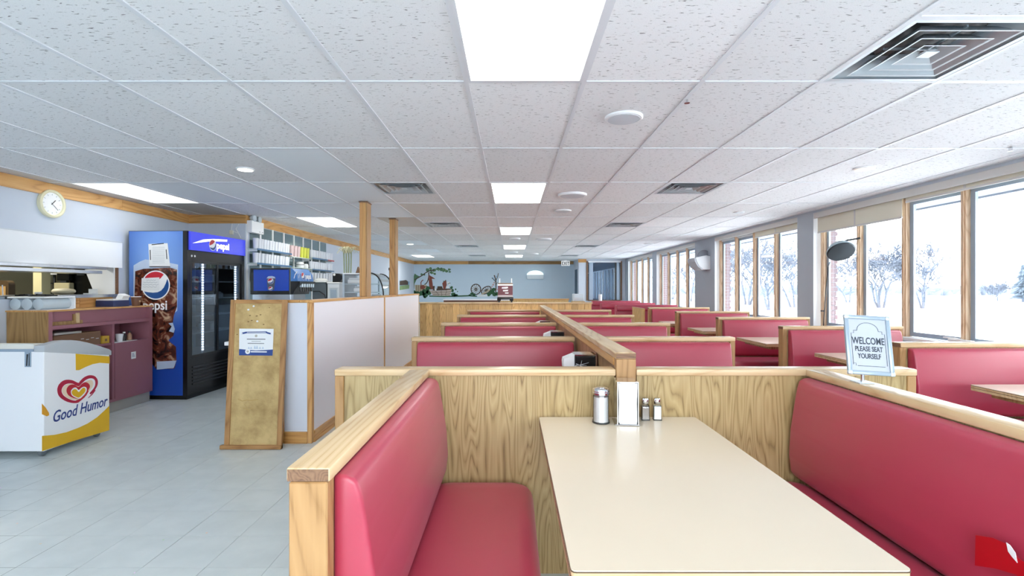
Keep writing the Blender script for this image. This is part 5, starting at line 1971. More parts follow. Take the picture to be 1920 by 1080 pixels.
cp.poly(bm, [(a + 0.022 * math.cos(k * 0.3927), b2 + 0.022 * math.sin(k * 0.3927)) for k in range(16)], 0.0036, 0.004, pixels=False)
cp.stroke(bm, [cq(322, 695), cq(512, 697)], 0.010, 0.0036, 0.004)
obj('seal_print', bm, M_paper, ct, world=True)
bm = NB()
cp.poly(bm, [(a + 0.010 * math.cos(k * 0.7854), b2 + 0.010 * math.sin(k * 0.7854)) for k in range(8)], 0.0041, 0.0044, pixels=False)
a, b2 = cp.pix(*cq(385, 507))
cp.poly(bm, [(a + 0.012 * math.cos(k * 0.7854), b2 + 0.012 * math.sin(k * 0.7854)) for k in range(8)], 0.0031, 0.0034, pixels=False)
obj('crest_print', bm, plain('grey_crest_print', '#b3ada6', 0.6), ct, world=True)

# pastry case on the service counter
cz = 0.8755
t = thing('pastry_case', 'pastry case with curved glass front on the service counter between the posts', 'display case', (-2.35, 8.1, cz))
x0, x1, ya, yb, zt = -2.77, -2.10, 8.06, 8.75, 1.605
obj('base', B((x0, x1, ya, yb, cz, 1.16), bev=0.005), M_whiteplastic, t, world=True)
obj('top', B((x0, -2.34, ya, yb, zt - 0.02, zt), bev=0.004), M_whiteplastic, t, world=True)
for x, y in ((x0, ya), (x0, yb - 0.03), (-2.37, ya), (-2.37, yb - 0.03)):
    obj('frame_post', B((x, x + 0.03, y, y + 0.03, 1.16, zt - 0.02)), M_silver, t, world=True)
arc = [(-2.34, zt)] + [(-2.32 + 0.22 * math.sin(a), 1.16 + (zt - 1.16) * math.cos(a) ** 0.8) for a in [0.15 * k for k in range(0, 10)]] + [(-2.10, 1.16)]
for y in (ya, yb - 0.02):
    bm = NB()
    tube(bm, [(p[0], y + 0.01, p[1]) for p in arc], 0.012, 6)
    obj('curved_rim', bm, M_dark, t, world=True)
bm = NB()
for (p, q) in zip(arc, arc[1:]):
    v = [bm.verts.new(c) for c in ((p[0], ya + 0.02, p[1]), (q[0], ya + 0.02, q[1]), (q[0], yb - 0.02, q[1]), (p[0], yb - 0.02, p[1]))]
    bm.faces.new(v)
obj('curved_glass', bm, M_glass_case, t, world=True, smooth=60)
bm = NB()
vs = [bm.verts.new((p[0], ya + 0.006, p[1])) for p in arc] + [bm.verts.new((-2.34, ya + 0.006, 1.16))]
bm.faces.new(vs)
obj('side_glass', bm, M_glass_case, t, world=True)
for z in (1.28, 1.42):
    obj('shelf', B((x0 + 0.03, -2.20, ya + 0.03, yb - 0.03, z, z + 0.012)), M_silver, t, world=True)
obj('rear_panel', B((x0 + 0.001, x0 + 0.006, ya + 0.03, yb - 0.03, 1.16, zt - 0.02)), M_grille, t, world=True)
for k, (x, y, z, lab) in enumerate(((-2.6, 8.2, 1.4325, 'folded white cloths on the upper shelf of the pastry case'), (-2.5, 8.2, 1.2925, 'white tub on the lower shelf of the pastry case'), (-2.25, 8.3, 1.161, 'white paper bag inside the curved glass of the pastry case'))):
    g = thing('case_package', lab, 'package', (x, y, z), group='goods in the pastry case')
    obj('body', B((-0.11, 0.11, -0.08, 0.08, 0, 0.07), bev=0.015), M_paper, g, smooth=True)
    obj('fold', B((-0.09, 0.07, -0.07, 0.07, 0.07, 0.095), bev=0.01), M_whiteplastic, g, smooth=True)

# things on the pastry case
t = thing('ornamental_grass', 'vase-like bundle of tall stems with drooping grass heads on the pastry case', 'plant', (-2.71, 8.12, zt + 0.0005))
M_stem = plain('sage_stem', '#8d9a80', 0.6)
M_straw = plain('straw_head', '#b3b294', 0.7)
for k in range(4):
    bm = NB()
    x = -0.05 + 0.034 * k
    tube(bm, [(x, 0.01 * (k % 2), 0.001), (x * 1.15, 0.01, 0.20), (x * 1.2, 0.0, 0.34)], 0.012, 8)
    obj('stem', bm, M_stem, t, smooth=True)
bm = NB()
for k in range(46):
    a = RND.uniform(0, 6.28)
    r = RND.uniform(0.05, 0.16)
    x = -0.05 + 0.034 * (k % 4)
    tube(bm, [(x, 0, 0.32), (x + r * 0.5 * math.cos(a), r * 0.5 * math.sin(a), 0.42 + RND.uniform(-.02, .02)), (x + r * math.cos(a), r * math.sin(a), 0.36 + RND.uniform(-.05, .05))], 0.007, 3, 0.003)
obj('grass_heads', bm, M_straw, t)
t = thing('pyramid_ornament', 'small dark brown pyramid ornament on the pastry case beside the front post', 'ornament', (-2.53, 8.12, zt + 0.0005))
bm = NB()
prism(bm, [(-0.035, 0), (0.04, 0), (0.0, 0.105)], 'y', -0.03, 0.03)
obj('body', bm, M_endgrain, t)
obj('base', B((-0.038, 0.043, -0.033, 0.033, 0.0, 0.004)), M_dark, t)
t = thing('black_pole', 'thin black pole beside the rear wooden post on the service counter', 'pole', (-1.93, 7.8, 0.8755))
bm = NB()
tube(bm, [(-1.935, 7.8, 0.8755), (-1.935, 7.8, 1.66)], 0.009, 8)
obj('shaft', bm, M_black, t, world=True)
obj('head', B((-1.95, -1.92, 7.79, 7.81, 1.64, 1.68)), M_dark, t, world=True)
# ------------------------------------------------------------------ on the front table
TZ = 0.7508
t = thing('sugar_jar', 'glass sugar jar with chrome screw lid on the front table', 'sugar jar', (0.403, 2.235, TZ))
bm = NB()
lathe(bm, [(0.033, 0.004), (0.033, 0.118)], seg=28)
obj('sugar', bm, plain('white_sugar', '#f3f4f5', 0.9), t, smooth=True)
bm = NB()
prof = [(0.034, 0.0), (0.039, 0.002), (0.0385, 0.012), (0.0355, 0.02), (0.0355, 0.125), (0.033, 0.135)]
lathe(bm, prof, seg=28)
obj('glass', bm, M_glass_clear, t, smooth=True)
bm = NB()
lathe(bm, [(0.037, 0.128), (0.0395, 0.130), (0.0395, 0.138), (0.0375, 0.140), (0.0395, 0.142), (0.0395, 0.147), (0.036, 0.155), (0.022, 0.161), (0.001, 0.163)], seg=32)
obj('lid', bm, M_chrome, t, smooth=True)
bm = NB()
lathe(bm, [(0.038, 0.0005), (0.0395, 0.002), (0.0395, 0.005), (0.0375, 0.007)], seg=28)
obj('foot_ring', bm, M_dark, t, smooth=True)
obj('pour_flap', B((-0.010, 0.008, -0.026, -0.010, 0.157, 0.1615)), M_steel, t)

t = thing('napkin_dispenser', 'tall chrome napkin dispenser full of white napkins on the front table', 'napkin dispenser', (0.517, 2.235, TZ), rotz=math.radians(-4))
w, d, h = 0.047, 0.052, 0.19
bm = NB()
box(bm, -w, -w + 0.003, -d, d, 0.004, h)
box(bm, w - 0.003, w, -d, d, 0.004, h)
box(bm, -w, w, -d, d, h, h + 0.003)
box(bm, -w, w, d - 0.003, d, 0.004, h)
obj('case', bm, M_chrome, t)
bm = NB()
box(bm, -w - 0.010, w + 0.006, -d - 0.004, d + 0.004, 0.0, 0.005, bev=0.002, seg=1)
obj('base_plate', bm, M_chrome, t)
bm = NB()
pts = [(-w + 0.006, 0.010), (w - 0.006, 0.010), (w - 0.006, 0.03), (w - 0.0075, 0.10), (w - 0.005, 0.165), (w - 0.004, h - 0.003), (-w + 0.004, h - 0.003), (-w + 0.006, 0.165), (-w + 0.0085, 0.10), (-w + 0.006, 0.03)]
prism(bm, pts, 'y', -d + 0.004, d - 0.005)
obj('napkin_stack', bm, M_paper, t)
bm = NB()
prism(bm, [(-w + 0.01, 0.006), (w - 0.008, 0.006), (w - 0.010, 0.015), (0.02, 0.021), (-0.02, 0.021), (-w + 0.012, 0.015)], 'y', -d - 0.001, -d + 0.003)
obj('lower_lip', bm, M_steel, t)
bm = NB()
prism(bm, [(-0.034, h), (-0.026, h - 0.008), (0.024, h - 0.008), (0.030, h)], 'y', -d - 0.003, -d + 0.002)
obj('upper_lip', bm, M_steel, t)

for nm, x, fill, lab in (('pepper_shaker', 0.617, '#8d8078', 'square glass pepper shaker with chrome cap, close beside the napkin dispenser'),
                         ('salt_shaker', 0.672, '#f2f3f4', 'square glass salt shaker with chrome cap, farthest from the napkin dispenser')):
    t = thing(nm, lab, 'shaker', (x, 2.285, TZ), rotz=math.radians(-6), group='glass shakers on the front table')
    bm = NB()
    prism(bm, rrect(-0.0165, 0.0165, -0.0165, 0.0165, 0.004, 2), 'z', 0.005, 0.062)
    obj('contents', bm, plain(nm + '_fill', fill, 0.9), t)
    bm = NB()
    rings = []
    for s, z in ((0.0175, 0.0), (0.0195, 0.001), (0.0195, 0.006), (0.0178, 0.02), (0.0172, 0.05), (0.0178, 0.064), (0.0165, 0.069), (0.0125, 0.073), (0.0125, 0.080)):
        rings.append([bm.verts.new((p[0], p[1], z)) for p in rrect(-s, s, -s, s, s * 0.3 if z < 0.068 else s * 0.9, 3)])
    for A, C2 in zip(rings, rings[1:]):
        for i in range(len(A)):
            bm.faces.new([A[i], A[(i + 1) % len(A)], C2[(i + 1) % len(A)], C2[i]])
    bm.faces.new(rings[0][::-1])
    bm.faces.new(rings[-1])
    obj('glass', bm, M_glass_clear, t, smooth=True)
    bm = NB()
    lathe(bm, [(0.015, 0.075), (0.0165, 0.077), (0.0165, 0.094), (0.014, 0.100), (0.006, 0.103)], seg=20)
    obj('cap', bm, M_chrome, t, smooth=True)
    obj('foot', B((-0.0190, 0.0190, -0.0190, 0.0190, 0.0, 0.0012)), M_dark, t)

# dispensers on the tables behind
for k, (x, yt, lab) in enumerate(((0.395, 2.94, 'black fronted napkin dispenser showing over the oak cross partition'),
                                  (0.388, 4.62, 'dark napkin dispenser peeping over the first counter-side bench'),
                                  (0.378, 6.20, 'dark napkin dispenser peeping over the second counter-side bench'))):
    hh = (0.213, 0.20, 0.19)[k]
    t = thing('napkin_dispenser', lab, 'napkin dispenser', (x, yt, TZ), group='napkin dispensers on the centre tables')
    obj('pedestal', B((-0.05, 0.05, -0.05, 0.05, 0.0, 0.05), bev=0.004), M_dark, t)
    obj('case', B((-0.028, 0.095, -0.065, 0.065, 0.05, hh), bev=0.006), M_blackm, t)
    obj('chrome_edge', B((-0.030, 0.097, -0.067, 0.067, hh, hh + 0.008), (0.092, 0.098, -0.067, -0.060, 0.05, hh)), M_chrome, t)
    bm = NB()
    prism(bm, [(-0.085, 0.06), (-0.03, 0.05), (-0.03, hh + 0.004), (-0.055, hh - 0.006), (-0.09, hh - 0.02), (-0.094, hh - 0.04)], 'y', -0.055, 0.055)
    obj('napkins', bm, M_paper, t)
    if k == 0:
        dp = Plane((0, yt - 0.0655, 0), (1, 0, 0), (0, 0, 1))
        bm = NB()
        for a, b2 in (((1076, 687), (1104, 680)), ((1080, 682), (1092, 687)), ((1088, 688), (1091, 676)), ((1079, 685), (1100, 685))):
            dp.stroke(bm, [a, b2], 0.004, 0, 0.0008, w1=0.001)
        obj('flourish_print', bm, M_grille, t, world=True)

# ------------------------------------------------------------------ welcome sign
t = thing('welcome_sign', 'small silver snap-frame sign reading WELCOME PLEASE SEAT YOURSELF on a bench cap', 'sign', (1.428, 2.01, 0.9755), rot=(0, 0, math.radians(-4)))
obj('foot', B((-0.03, 0.03, -0.03, 0.03, 0.0, 0.004)), M_silver, t)
bm = NB()
tube(bm, [(0, 0, 0.003), (0, 0, 0.045)], 0.007, 10)
obj('stem', bm, M_chrome, t, smooth=True)
# the framed panel leans back and is a little twisted on its stem
Mt = XF[t.name] @ Matrix.Translation((0.03, -0.005, 0.03)) @ Matrix.Rotation(math.radians(3.2), 4, 'Y') @ Matrix.Rotation(math.radians(-13), 4, 'X')
wS, hS = 0.181, 0.246


def sbox(name, mat, *boxes, bev=0.0, smooth=False):
    bm = B(*boxes, bev=bev)
    bm.transform(Mt)
    return obj(name, bm, mat, t, world=True, smooth=smooth)


f = 0.017
M_snap = plain('pale_silver_profile', '#9fafbd', 0.3, metal=0.25)
sbox('frame_rail', M_snap, (-wS / 2 + f, wS / 2 - f, -0.008, 0.006, hS - f, hS), bev=0.004, smooth=True)
sbox('frame_rail', M_snap, (-wS / 2 + f, wS / 2 - f, -0.008, 0.006, 0, f), bev=0.004, smooth=True)
sbox('frame_stile', M_snap, (-wS / 2, -wS / 2 + f, -0.008, 0.006, f * 0.6, hS - f * 0.6), bev=0.004, smooth=True)
sbox('frame_stile', M_snap, (wS / 2 - f, wS / 2, -0.008, 0.006, f * 0.6, hS - f * 0.6), bev=0.004, smooth=True)
for x in (-wS / 2 + f / 2, wS / 2 - f / 2):
    for z in (f / 2, hS - f / 2):
        sbox('corner_cap', M_silver, (x - f * 0.56, x + f * 0.56, -0.0095, 0.0065, z - f * 0.56, z + f * 0.56), bev=0.005, smooth=True)
sbox('poster', plain('pale_sign_paper', '#b3bac6', 0.35), (-wS / 2 + f * 0.8, wS / 2 - f * 0.8, -0.002, 0.002, f * 0.8, hS - f * 0.8))
sp = Plane(Mt @ Vector((0, -0.0025, 0)), Mt.to_3x3() @ Vector((1, 0, 0)), Mt.to_3x3() @ Vector((0, 0, 1)))
line = [(-0.052, 0.040), (-0.061, 0.047), (-0.061, 0.166), (-0.069, 0.166)]
arch = [(-0.066, 0.040), (-0.066, 0.170), (-0.056, 0.170), (-0.056, 0.181), (-0.042, 0.181)] + [(0.042 * -math.cos(a), 0.183 + 0.032 * math.sin(a)) for a in [math.pi * k / 12 for k in range(13)]] + [(0.042, 0.181), (0.056, 0.181), (0.056, 0.170), (0.066, 0.170), (0.066, 0.040)]
bm = NB()
sp.stroke(bm, arch, 0.0016, 0, 0.0006, pixels=False)
sp.stroke(bm, [(-0.050, 0.036), (0.058, 0.036)], 0.0018, 0, 0.0006, pixels=False)
sp.stroke(bm, [(-0.066, 0.046), (-0.056, 0.046), (-0.056, 0.036)], 0.0012, 0, 0.0006, pixels=False)
obj('border_print', bm, M_ink, t, world=True)
for s_, z, sz, sx in (('WELCOME', 0.126, 0.040, 0.66), ('PLEASE SEAT', 0.0965, 0.0285, 0.68), ('YOURSELF', 0.067, 0.0285, 0.68)):
    text('lettering', s_, sz, frameM(sp.at(-0.001, z, 0.0004), sp.u, sp.v), M_ink, t, align='CENTER', sx=sx, bold=0.0006, depth=0.0005)

# patch on the right-hand front bench
Rm = XF[RB.name]
pp = Plane((1.401 - 0.0985, 0, 0), (0, -1, 0), (0, 0, 1))
bm = NB()
q = [(-1.34, 0.615), (-1.36, 0.795), (-1.325, 0.80), (-1.22, 0.75), (-1.10, 0.72), (-1.06, 0.58), (-1.2, 0.56)]


def back_face_x(z):
    zs = [(0.50, 0.095), (0.58, 0.104), (0.70, 0.097), (0.81, 0.080), (0.89, 0.066)]
    for (z0, a), (z1, b2) in zip(zs, zs[1:]):
        if z <= z1:
            return 1.374 - (a + (b2 - a) * (z - z0) / (z1 - z0))
    return 1.31


def patch_poly(pts, h):
    bm = NB()
    n = 7
    ys = [p[0] for p in pts]
    v0 = [bm.verts.new((back_face_x(z) - h, y, z)) for y, z in pts]
    bm.faces.new(v0)
    bmesh.ops.triangulate(bm, faces=bm.faces[:])
    bmesh.ops.subdivide_edges(bm, edges=bm.edges[:], cuts=4, use_grid_fill=True)
    for v in bm.verts:
        v.co.x = back_face_x(v.co.z) - h
    r = bmesh.ops.extrude_face_region(bm, geom=bm.faces[:])
    for e in r['geom']:
        if isinstance(e, bmesh.types.BMVert):
            e.co.x += 0.0012
    return bm


obj('tape_patch', patch_poly([(1.353, 0.599), (1.356, 0.681), (1.31, 0.697), (1.276, 0.70), (1.243, 0.681), (1.15, 0.66), (1.15, 0.60), (1.243, 0.637), (1.297, 0.6225)], 0.0018), M_patch, RB, world=True)
obj('torn_foam', patch_poly([(1.272, 0.704), (1.262, 0.702), (1.248, 0.690), (1.242, 0.668), (1.256, 0.676), (1.266, 0.684)], 0.0034), M_paper, RB, world=True)

# ------------------------------------------------------------------ speakers on the window side
t = thing('wall_speaker', 'white wedge speaker on a round bracket on the wide grey wall pier', 'speaker', (RX, 10.45, 1.86))
bm = NB()
prism(bm, [(4.17, 1.745), (4.17, 2.03), (4.08, 2.05), (3.86, 2.0), (3.87, 1.93), (3.93, 1.82), (4.02, 1.745)], 'y', 10.36, 10.82, bev=0.012)
obj('cabinet', bm, M_whiteplastic, t, world=True, smooth=40)
bm = NB()
prism(bm, [(3.855, 1.99), (3.866, 1.93), (3.925, 1.825), (4.01, 1.755), (4.0, 1.74), (3.91, 1.81), (3.85, 1.92), (3.842, 1.985)], 'y', 10.375, 10.805)
obj('grille', bm, M_grille, t, world=True)
bm = NB()
lathe(bm, [(0.13, 0.0), (0.13, 0.03), (0.11, 0.035)], c=(4.09, 10.50, 2.04), seg=24, ax='y')
obj('bracket', bm, plain('grey_bracket', '#8b9099', 0.5), t, world=True)

# the round black speaker hangs on an arm from the window frame
sc_ = Vector((3.965, 5.95, 1.805))
t = thing('round_speaker', 'black oval-looking round speaker tilted downwards in front of the window', 'speaker', sc_)
ax_ = Vector((-0.143, -0.68, -0.753)).normalized()
zq = Vector((0, 0, 1)).rotation_difference(ax_).to_matrix().to_4x4()
Ms = Matrix.Translation(sc_) @ zq
bm = NB()
lathe(bm, [(0.145, 0.0), (0.150, 0.012), (0.140, 0.026), (0.05, 0.034), (0.001, 0.036)], seg=36)
bm.transform(Ms)
obj('grille', bm, plain('charcoal_grille', '#232d34', 0.55), t, world=True, smooth=True)
bm = NB()
lathe(bm, [(0.06, -0.11), (0.11, -0.07), (0.148, -0.015), (0.156, 0.0), (0.154, 0.008), (0.146, 0.010)], seg=36)
bm.transform(Ms)
obj('shell', bm, plain('pale_blue_shell', '#a9bcc6', 0.35), t, world=True, smooth=True)
bm = NB()
e = Ms @ Vector((0, 0, -0.10))
tube(bm, [e, (4.15, 6.12, 1.95), (4.258, 6.03, 1.97)], 0.012, 8)
obj('arm', bm, M_dark, t, world=True)
t = thing('speaker_cable', 'thin dark cable hanging from the round black speaker down the window frame', 'cable', (4.2, 6.72, 1.0))
bm = NB()
e2 = px(1556, 492, 5.98)
tube(bm, [e2, px(1553, 500, 6.45), px(1549, 540, 6.6), px(1546, 580, 6.7), px(1543, 625, 6.72)], 0.006, 6)
obj('cable', bm, M_dark, t, world=True)
tt = px(1543, 583, 6.72)
obj('clip', B((tt.x - 0.02, tt.x + 0.02, tt.y - 0.01, tt.y + 0.02, tt.z - 0.008, tt.z + 0.008)), M_dark, t, world=True)

# ------------------------------------------------------------------ boarded half wall and what stands on it
HY, HZ = 10.30, 1.062
t = thing('boarded_half_wall', 'golden boarded half wall running across the room behind the centre booths', 'half wall', (-1.93, HY, 0))
n = 26
wb = (1.66 + 1.93) / n
for k in range(n):
    x = -1.93 + k * wb
    obj('board', B((x + 0.002, x + wb - 0.002, HY + RND.uniform(0.0, 0.004), HY + 0.02, 0.0, HZ - 0.03)), M_slat, t, world=True)
obj('core', B((-1.93, 1.66, HY + 0.021, HY + 0.12, 0.0, HZ - 0.03)), M_oak_dark, t, world=True)
obj('cap_rail', B((-1.95, 1.68, HY - 0.025, HY + 0.14, HZ - 0.029, HZ), bev=0.005), M_maple, t, world=True)
t = thing('rear_partition', 'second wooden partition with dark left half standing beyond the boarded half wall', 'partition', (-2.3, 15.0, 0))
obj('panel', B((-2.08, -0.42, 15.0, 15.08, 0.0, 0.985)), plain('dark_walnut_board', '#6e4530', 0.4), t, world=True)
obj('panel', B((-0.416, 1.72, 15.0, 15.08, 0.0, 1.0)), M_slat, t, world=True)
obj('cap_rail', B((-0.05, 1.74, 14.98, 15.1, 1.0, 1.035)), M_trim_x, t, world=True)
obj('white_top', B((-2.10, -0.418, 14.98, 15.6, 0.986, 1.015)), M_panelwhite, t, world=True)

z0 = HZ + 0.0008
t = thing('drink_warmer', 'maroon and white countertop drink machine on black feet on the half wall', 'drink machine', (-0.14, HY + 0.06, z0))
w = 0.155
obj('base', B((-w - 0.015, w + 0.015, -0.10, 0.12, 0.03, 0.105), bev=0.012), M_black, t, smooth=True)
for x in (-w + 0.005, w - 0.045):
    obj('foot', B((x, x + 0.04, -0.09, 0.11, 0.0, 0.03)), M_black, t)
obj('drip_plate', B((-0.09, 0.09, -0.108, -0.10, 0.035, 0.055)), M_grille, t)
obj('tray', B((-w, w, -0.09, 0.11, 0.106, 0.15), bev=0.006), plain('warm_grey_tray', '#b9aeb2', 0.4), t)
obj('panel', B((-w, w, -0.085, 0.11, 0.15, 0.345)), plain('maroon_panel', '#6d3a44', 0.4), t)
obj('rim', B((-w - 0.004, w + 0.004, -0.09, 0.115, 0.345, 0.378), bev=0.004), M_whiteplastic, t)
obj('lid', B((-w, w, -0.08, 0.105, 0.378, 0.40), bev=0.006), M_endgrain, t)
for x in (-0.12, 0.13):
    bm = NB()
    tube(bm, [(x, 0.03, 0.40), (x, 0.03, 0.50)], 0.011, 8)
    obj('post', bm, M_whiteplastic, t)
bm = NB()
prism(bm, [(-0.075, 0.285), (-0.07, 0.315), (0.055, 0.325), (0.06, 0.295), (0.02, 0.282)], 'y', -0.088, -0.085)
prism(bm, [(-0.045, 0.225), (-0.05, 0.255), (0.06, 0.262), (0.055, 0.23)], 'y', -0.088, -0.085)
prism(bm, [(0.0, 0.18), (-0.01, 0.205), (0.07, 0.205), (0.065, 0.18)], 'y', -0.088, -0.085)
obj('label_print', bm, M_paper, t)

t = thing('small_white_box', 'small pale box on the ledge by the far door', 'box', (2.1, 16.0, 0.0))
obj('stand', B((1.95, 2.35, 15.9, 16.3, 0.0, 0.93)), M_slat, t, world=True)
obj('box', B((1.98, 2.32, 15.95, 16.25, 0.93, 1.17), bev=0.01), M_grille, t, world=True)
obj('slot', B((2.03, 2.27, 15.945, 15.951, 1.05, 1.12)), M_silver, t, world=True)
t = thing('white_candle_jar', 'white cylinder standing on the last red bench before the inner window', 'jar', (2.80, 15.66, 0.9515))
bm = NB()
lathe(bm, [(0.055, 0.0), (0.055, 0.19), (0.05, 0.195)], seg=20)
obj('body', bm, M_whiteplastic, t, smooth=True)
bm = NB()
lathe(bm, [(0.058, 0.195), (0.058, 0.21)], seg=20)
obj('lid', bm, M_paper, t, smooth=True)

# exit sign
t = thing('exit_sign', 'white EXIT sign with black letters under the ceiling before the blue end wall', 'exit sign', (2.02, 18.9, 2.21))
ex0, ex1 = 1.89, 2.21
obj('housing', B((ex0, ex1, 18.86, 18.93, 2.21, 2.40), bev=0.006), plain('lit_exit_face', '#f4f6f6', 0.4, emit='#ffffff', es=0.25), t, world=True)
obj('mount', B(((ex0 + ex1) / 2 - 0.05, (ex0 + ex1) / 2 + 0.05, 18.88, 18.91, 2.40, CZ - 0.002)), M_whiteplastic, t, world=True)
text('lettering', 'EXIT', 0.18, frameM(Vector(((ex0 + ex1) / 2, 18.858, 2.24)), (1, 0, 0), (0, 0, 1)), M_black, t, align='CENTER', bold=0.005, sx=0.70, space=1.15)

# half-round wall sconce
t = thing('wall_sconce', 'white half-round uplighter sconce on the blue end wall', 'wall lamp', (0.92, BY, 1.75))
bm = NB()
prof = [(-0.33, 1.72), (0.33, 1.72), (0.345, 1.88)]
pts = [(0.92 + a, z) for a, z in ((-0.32, 1.715), (0.32, 1.715), (0.335, 1.88), (-0.335, 1.88))]
prism(bm, pts, 'y', BY - 0.16, BY - 0.001, bev=0.02)
obj('bowl', bm, plain('pale_blue_bowl', '#e2ecf4', 0.4), t, world=True, smooth=True)
bm = NB()
pts = [(0.92 - 0.33 * math.cos(a), 1.882 + 0.17 * math.sin(a)) for a in [math.pi * k / 16 for k in range(17)]]
prism(bm, pts, 'y', BY - 0.10, BY - 0.001)
obj('half_disc', bm, glow('glowing_sconce_disc', '#eafff8', 0.45), t, world=True)  # disc given a glow of its own to look brighter than the bowl

# ------------------------------------------------------------------ painted wall decorations
wp = Plane((0, BY - 0.003, 0), (1, 0, 0), (0, 0, 1))


def mq(x, y):   # crop of the mural, scale 9.6 from (760, 480)
    return (760 + x / 9.6, 480 + y / 9.6)


def cblob(cx, cy, r, n=9, jag=0.3):
    return [mq(cx + r * (1 + RND.uniform(-jag, jag)) * math.cos(-2 * math.pi * k / n), cy + r * 0.9 * (1 + RND.uniform(-jag, jag)) * math.sin(-2 * math.pi * k / n)) for k in range(n)][::-1]


t = thing('wall_mural', 'painted garden mural with pump, stone basin and cart wheels on the blue end wall', 'mural', (-2.5, BY, 1.3))
pm = {k: plain('mural_' + k, c, 0.7, vary=0.25) for k, c in dict(dark_green='#2f5a3c', mid_green='#54785a', sage='#7f9a6c', brown='#4a3a30', rust='#84463a', sand='#b5a68c', stone='#b7a9a0', white='#dfe3e6', pale='#8fb0cc', pink='#c79a98').items()}


def paint(name, mat, polys=(), strokes=(), h=1):
    bm = NB()
    for p in polys:
        wp.poly(bm, p, -0.002 + 0.0008 * h, -0.0012 + 0.0008 * h)
    for p, w in strokes:
        wp.stroke(bm, [mq(*q) for q in p], w * 19.6 / F / 9.6, -0.002 + 0.0008 * h, -0.0012 + 0.0008 * h)
    obj(name, bm, pm[mat], t, world=True)


paint('left_foliage', 'mid_green', [[mq(*p) for p in ((120, 690), (150, 640), (165, 500), (205, 420), (260, 370), (200, 340), (170, 315), (150, 370), (125, 340), (140, 440), (135, 560))]], h=1)
paint('branch', 'brown', [], [([(165, 430), (300, 352), (370, 300), (430, 268), (520, 255)], 17), ([(418, 285), (425, 350), (410, 430), (385, 485), (345, 515)], 17)], h=3)
paint('branch_light', 'white', [], [([(392, 300), (400, 360), (388, 430), (370, 470)], 7), ([(360, 318), (430, 285)], 6)], h=4)
paint('leaf_canopy', 'mid_green', [cblob(x, y, r) for x, y, r in ((400, 250, 34), (455, 235, 30), (520, 255, 34), (590, 235, 34), (645, 240, 36), (700, 255, 36), (745, 275, 30), (790, 245, 26), (800, 285, 22), (470, 300, 30), (530, 320, 24), (340, 335, 22), (290, 330, 20))], h=2)
paint('leaf_light', 'sage', [cblob(x, y, r) for x, y, r in ((440, 232, 15), (560, 228, 16), (600, 255, 15), (680, 240, 16), (730, 255, 14), (500, 305, 14))], h=3)
paint('plank_shed', 'sand', [[mq(*p) for p in ((180, 640), (330, 650), (372, 600), (385, 520), (170, 520))]], h=2)
paint('shed_gap', 'brown', [], [([(200, 525), (205, 640)], 8), ([(235, 525), (238, 645)], 8), ([(270, 525), (270, 648)], 7)], h=3)
paint('rooster', 'rust', [cblob(312, 560, 45, 10, 0.15)], [([(285, 530), (280, 480), (300, 445), (325, 432)], 16), ([(340, 560), (385, 545)], 14)], h=4)
paint('pump', 'rust', [[mq(*p) for p in ((440, 605), (500, 600), (492, 500), (478, 410), (540, 415), (500, 385), (430, 345))]], [([(420, 350), (440, 600)], 12)], h=4)
paint('barrel', 'brown', [[mq(*p) for p in ((445, 600), (525, 600), (530, 540), (440, 540))], [mq(*p) for p in ((570, 600), (680, 600), (660, 545), (580, 545))]], h=3)
paint('bush', 'dark_green', [cblob(x, y, r) for x, y, r in ((150, 660, 48), (215, 680, 55), (290, 670, 55), (360, 640, 55), (410, 580, 45), (420, 660, 50), (350, 710, 48), (355, 740, 26), (845, 620, 38), (865, 690, 42), (900, 710, 32), (930, 705, 22), (830, 570, 26), (905, 600, 16), (940, 640, 12))], [([(430, 722), (700, 728), (960, 722), (1150, 715), (1290, 725)], 22)], h=5)
paint('basin_water', 'brown', [[mq(*p) for p in ((470, 625), (815, 612), (820, 585), (520, 590))]], h=4)
paint('stone_basin', 'stone', [[mq(*p) for p in ((500, 716), (805, 716), (838, 600), (700, 618), (560, 625), (425, 612))]], h=6)
paint('stone_joint', 'brown', [], [([(480, 650), (560, 655), (640, 650), (740, 650), (820, 640)], 7), ([(500, 690), (600, 688), (700, 690), (805, 680)], 7), ([(550, 625), (560, 655), (600, 688), (590, 715)], 6), ([(650, 622), (640, 650), (660, 690), (650, 715)], 6), ([(740, 615), (740, 650), (720, 690), (735, 715)], 6)], h=7)
paint('flower_pot', 'rust', [[mq(*p) for p in ((685, 598), (720, 598), (745, 520), (735, 440), (700, 450), (665, 490))]], h=6)
paint('bouquet', 'white', [cblob(x, y, r) for x, y, r in ((765, 480, 26), (785, 510, 22), (760, 560, 30), (545, 605, 22))], h=7)
paint('bouquet_leaf', 'dark_green', [cblob(x, y, r) for x, y, r in ((725, 440, 10), (775, 500, 10), (800, 490, 9), (690, 455, 9))], h=8)
for nm, cx, cy, rx, ry, tl in (('cart_wheel', 1270, 600, 86, 92, 0.0), ('cart_wheel', 1455, 615, 96, 56, -0.55)):
    def wpt(r, a):
        u, v = rx * r * math.cos(a), ry * r * math.sin(a)
        return (cx + u * math.cos(tl) - v * math.sin(tl), cy + u * math.sin(tl) + v * math.cos(tl))
    ringp = [wpt(1, 2 * math.pi * k / 24) for k in range(25)]
    paint(nm, 'brown', [], [(ringp, 17), ([wpt(0.2, 2 * math.pi * k / 8) for k in range(9)], 16)] + [([wpt(0.15, math.pi * k / 6 + 0.2), wpt(0.95, math.pi * k / 6 + 0.2)], 7) for k in range(12)], h=4)
    paint('wheel_light', 'white', [], [([wpt(0.25, math.pi * k / 6 + 0.34), wpt(0.85, math.pi * k / 6 + 0.30)], 8) for k in range(12)], h=3)
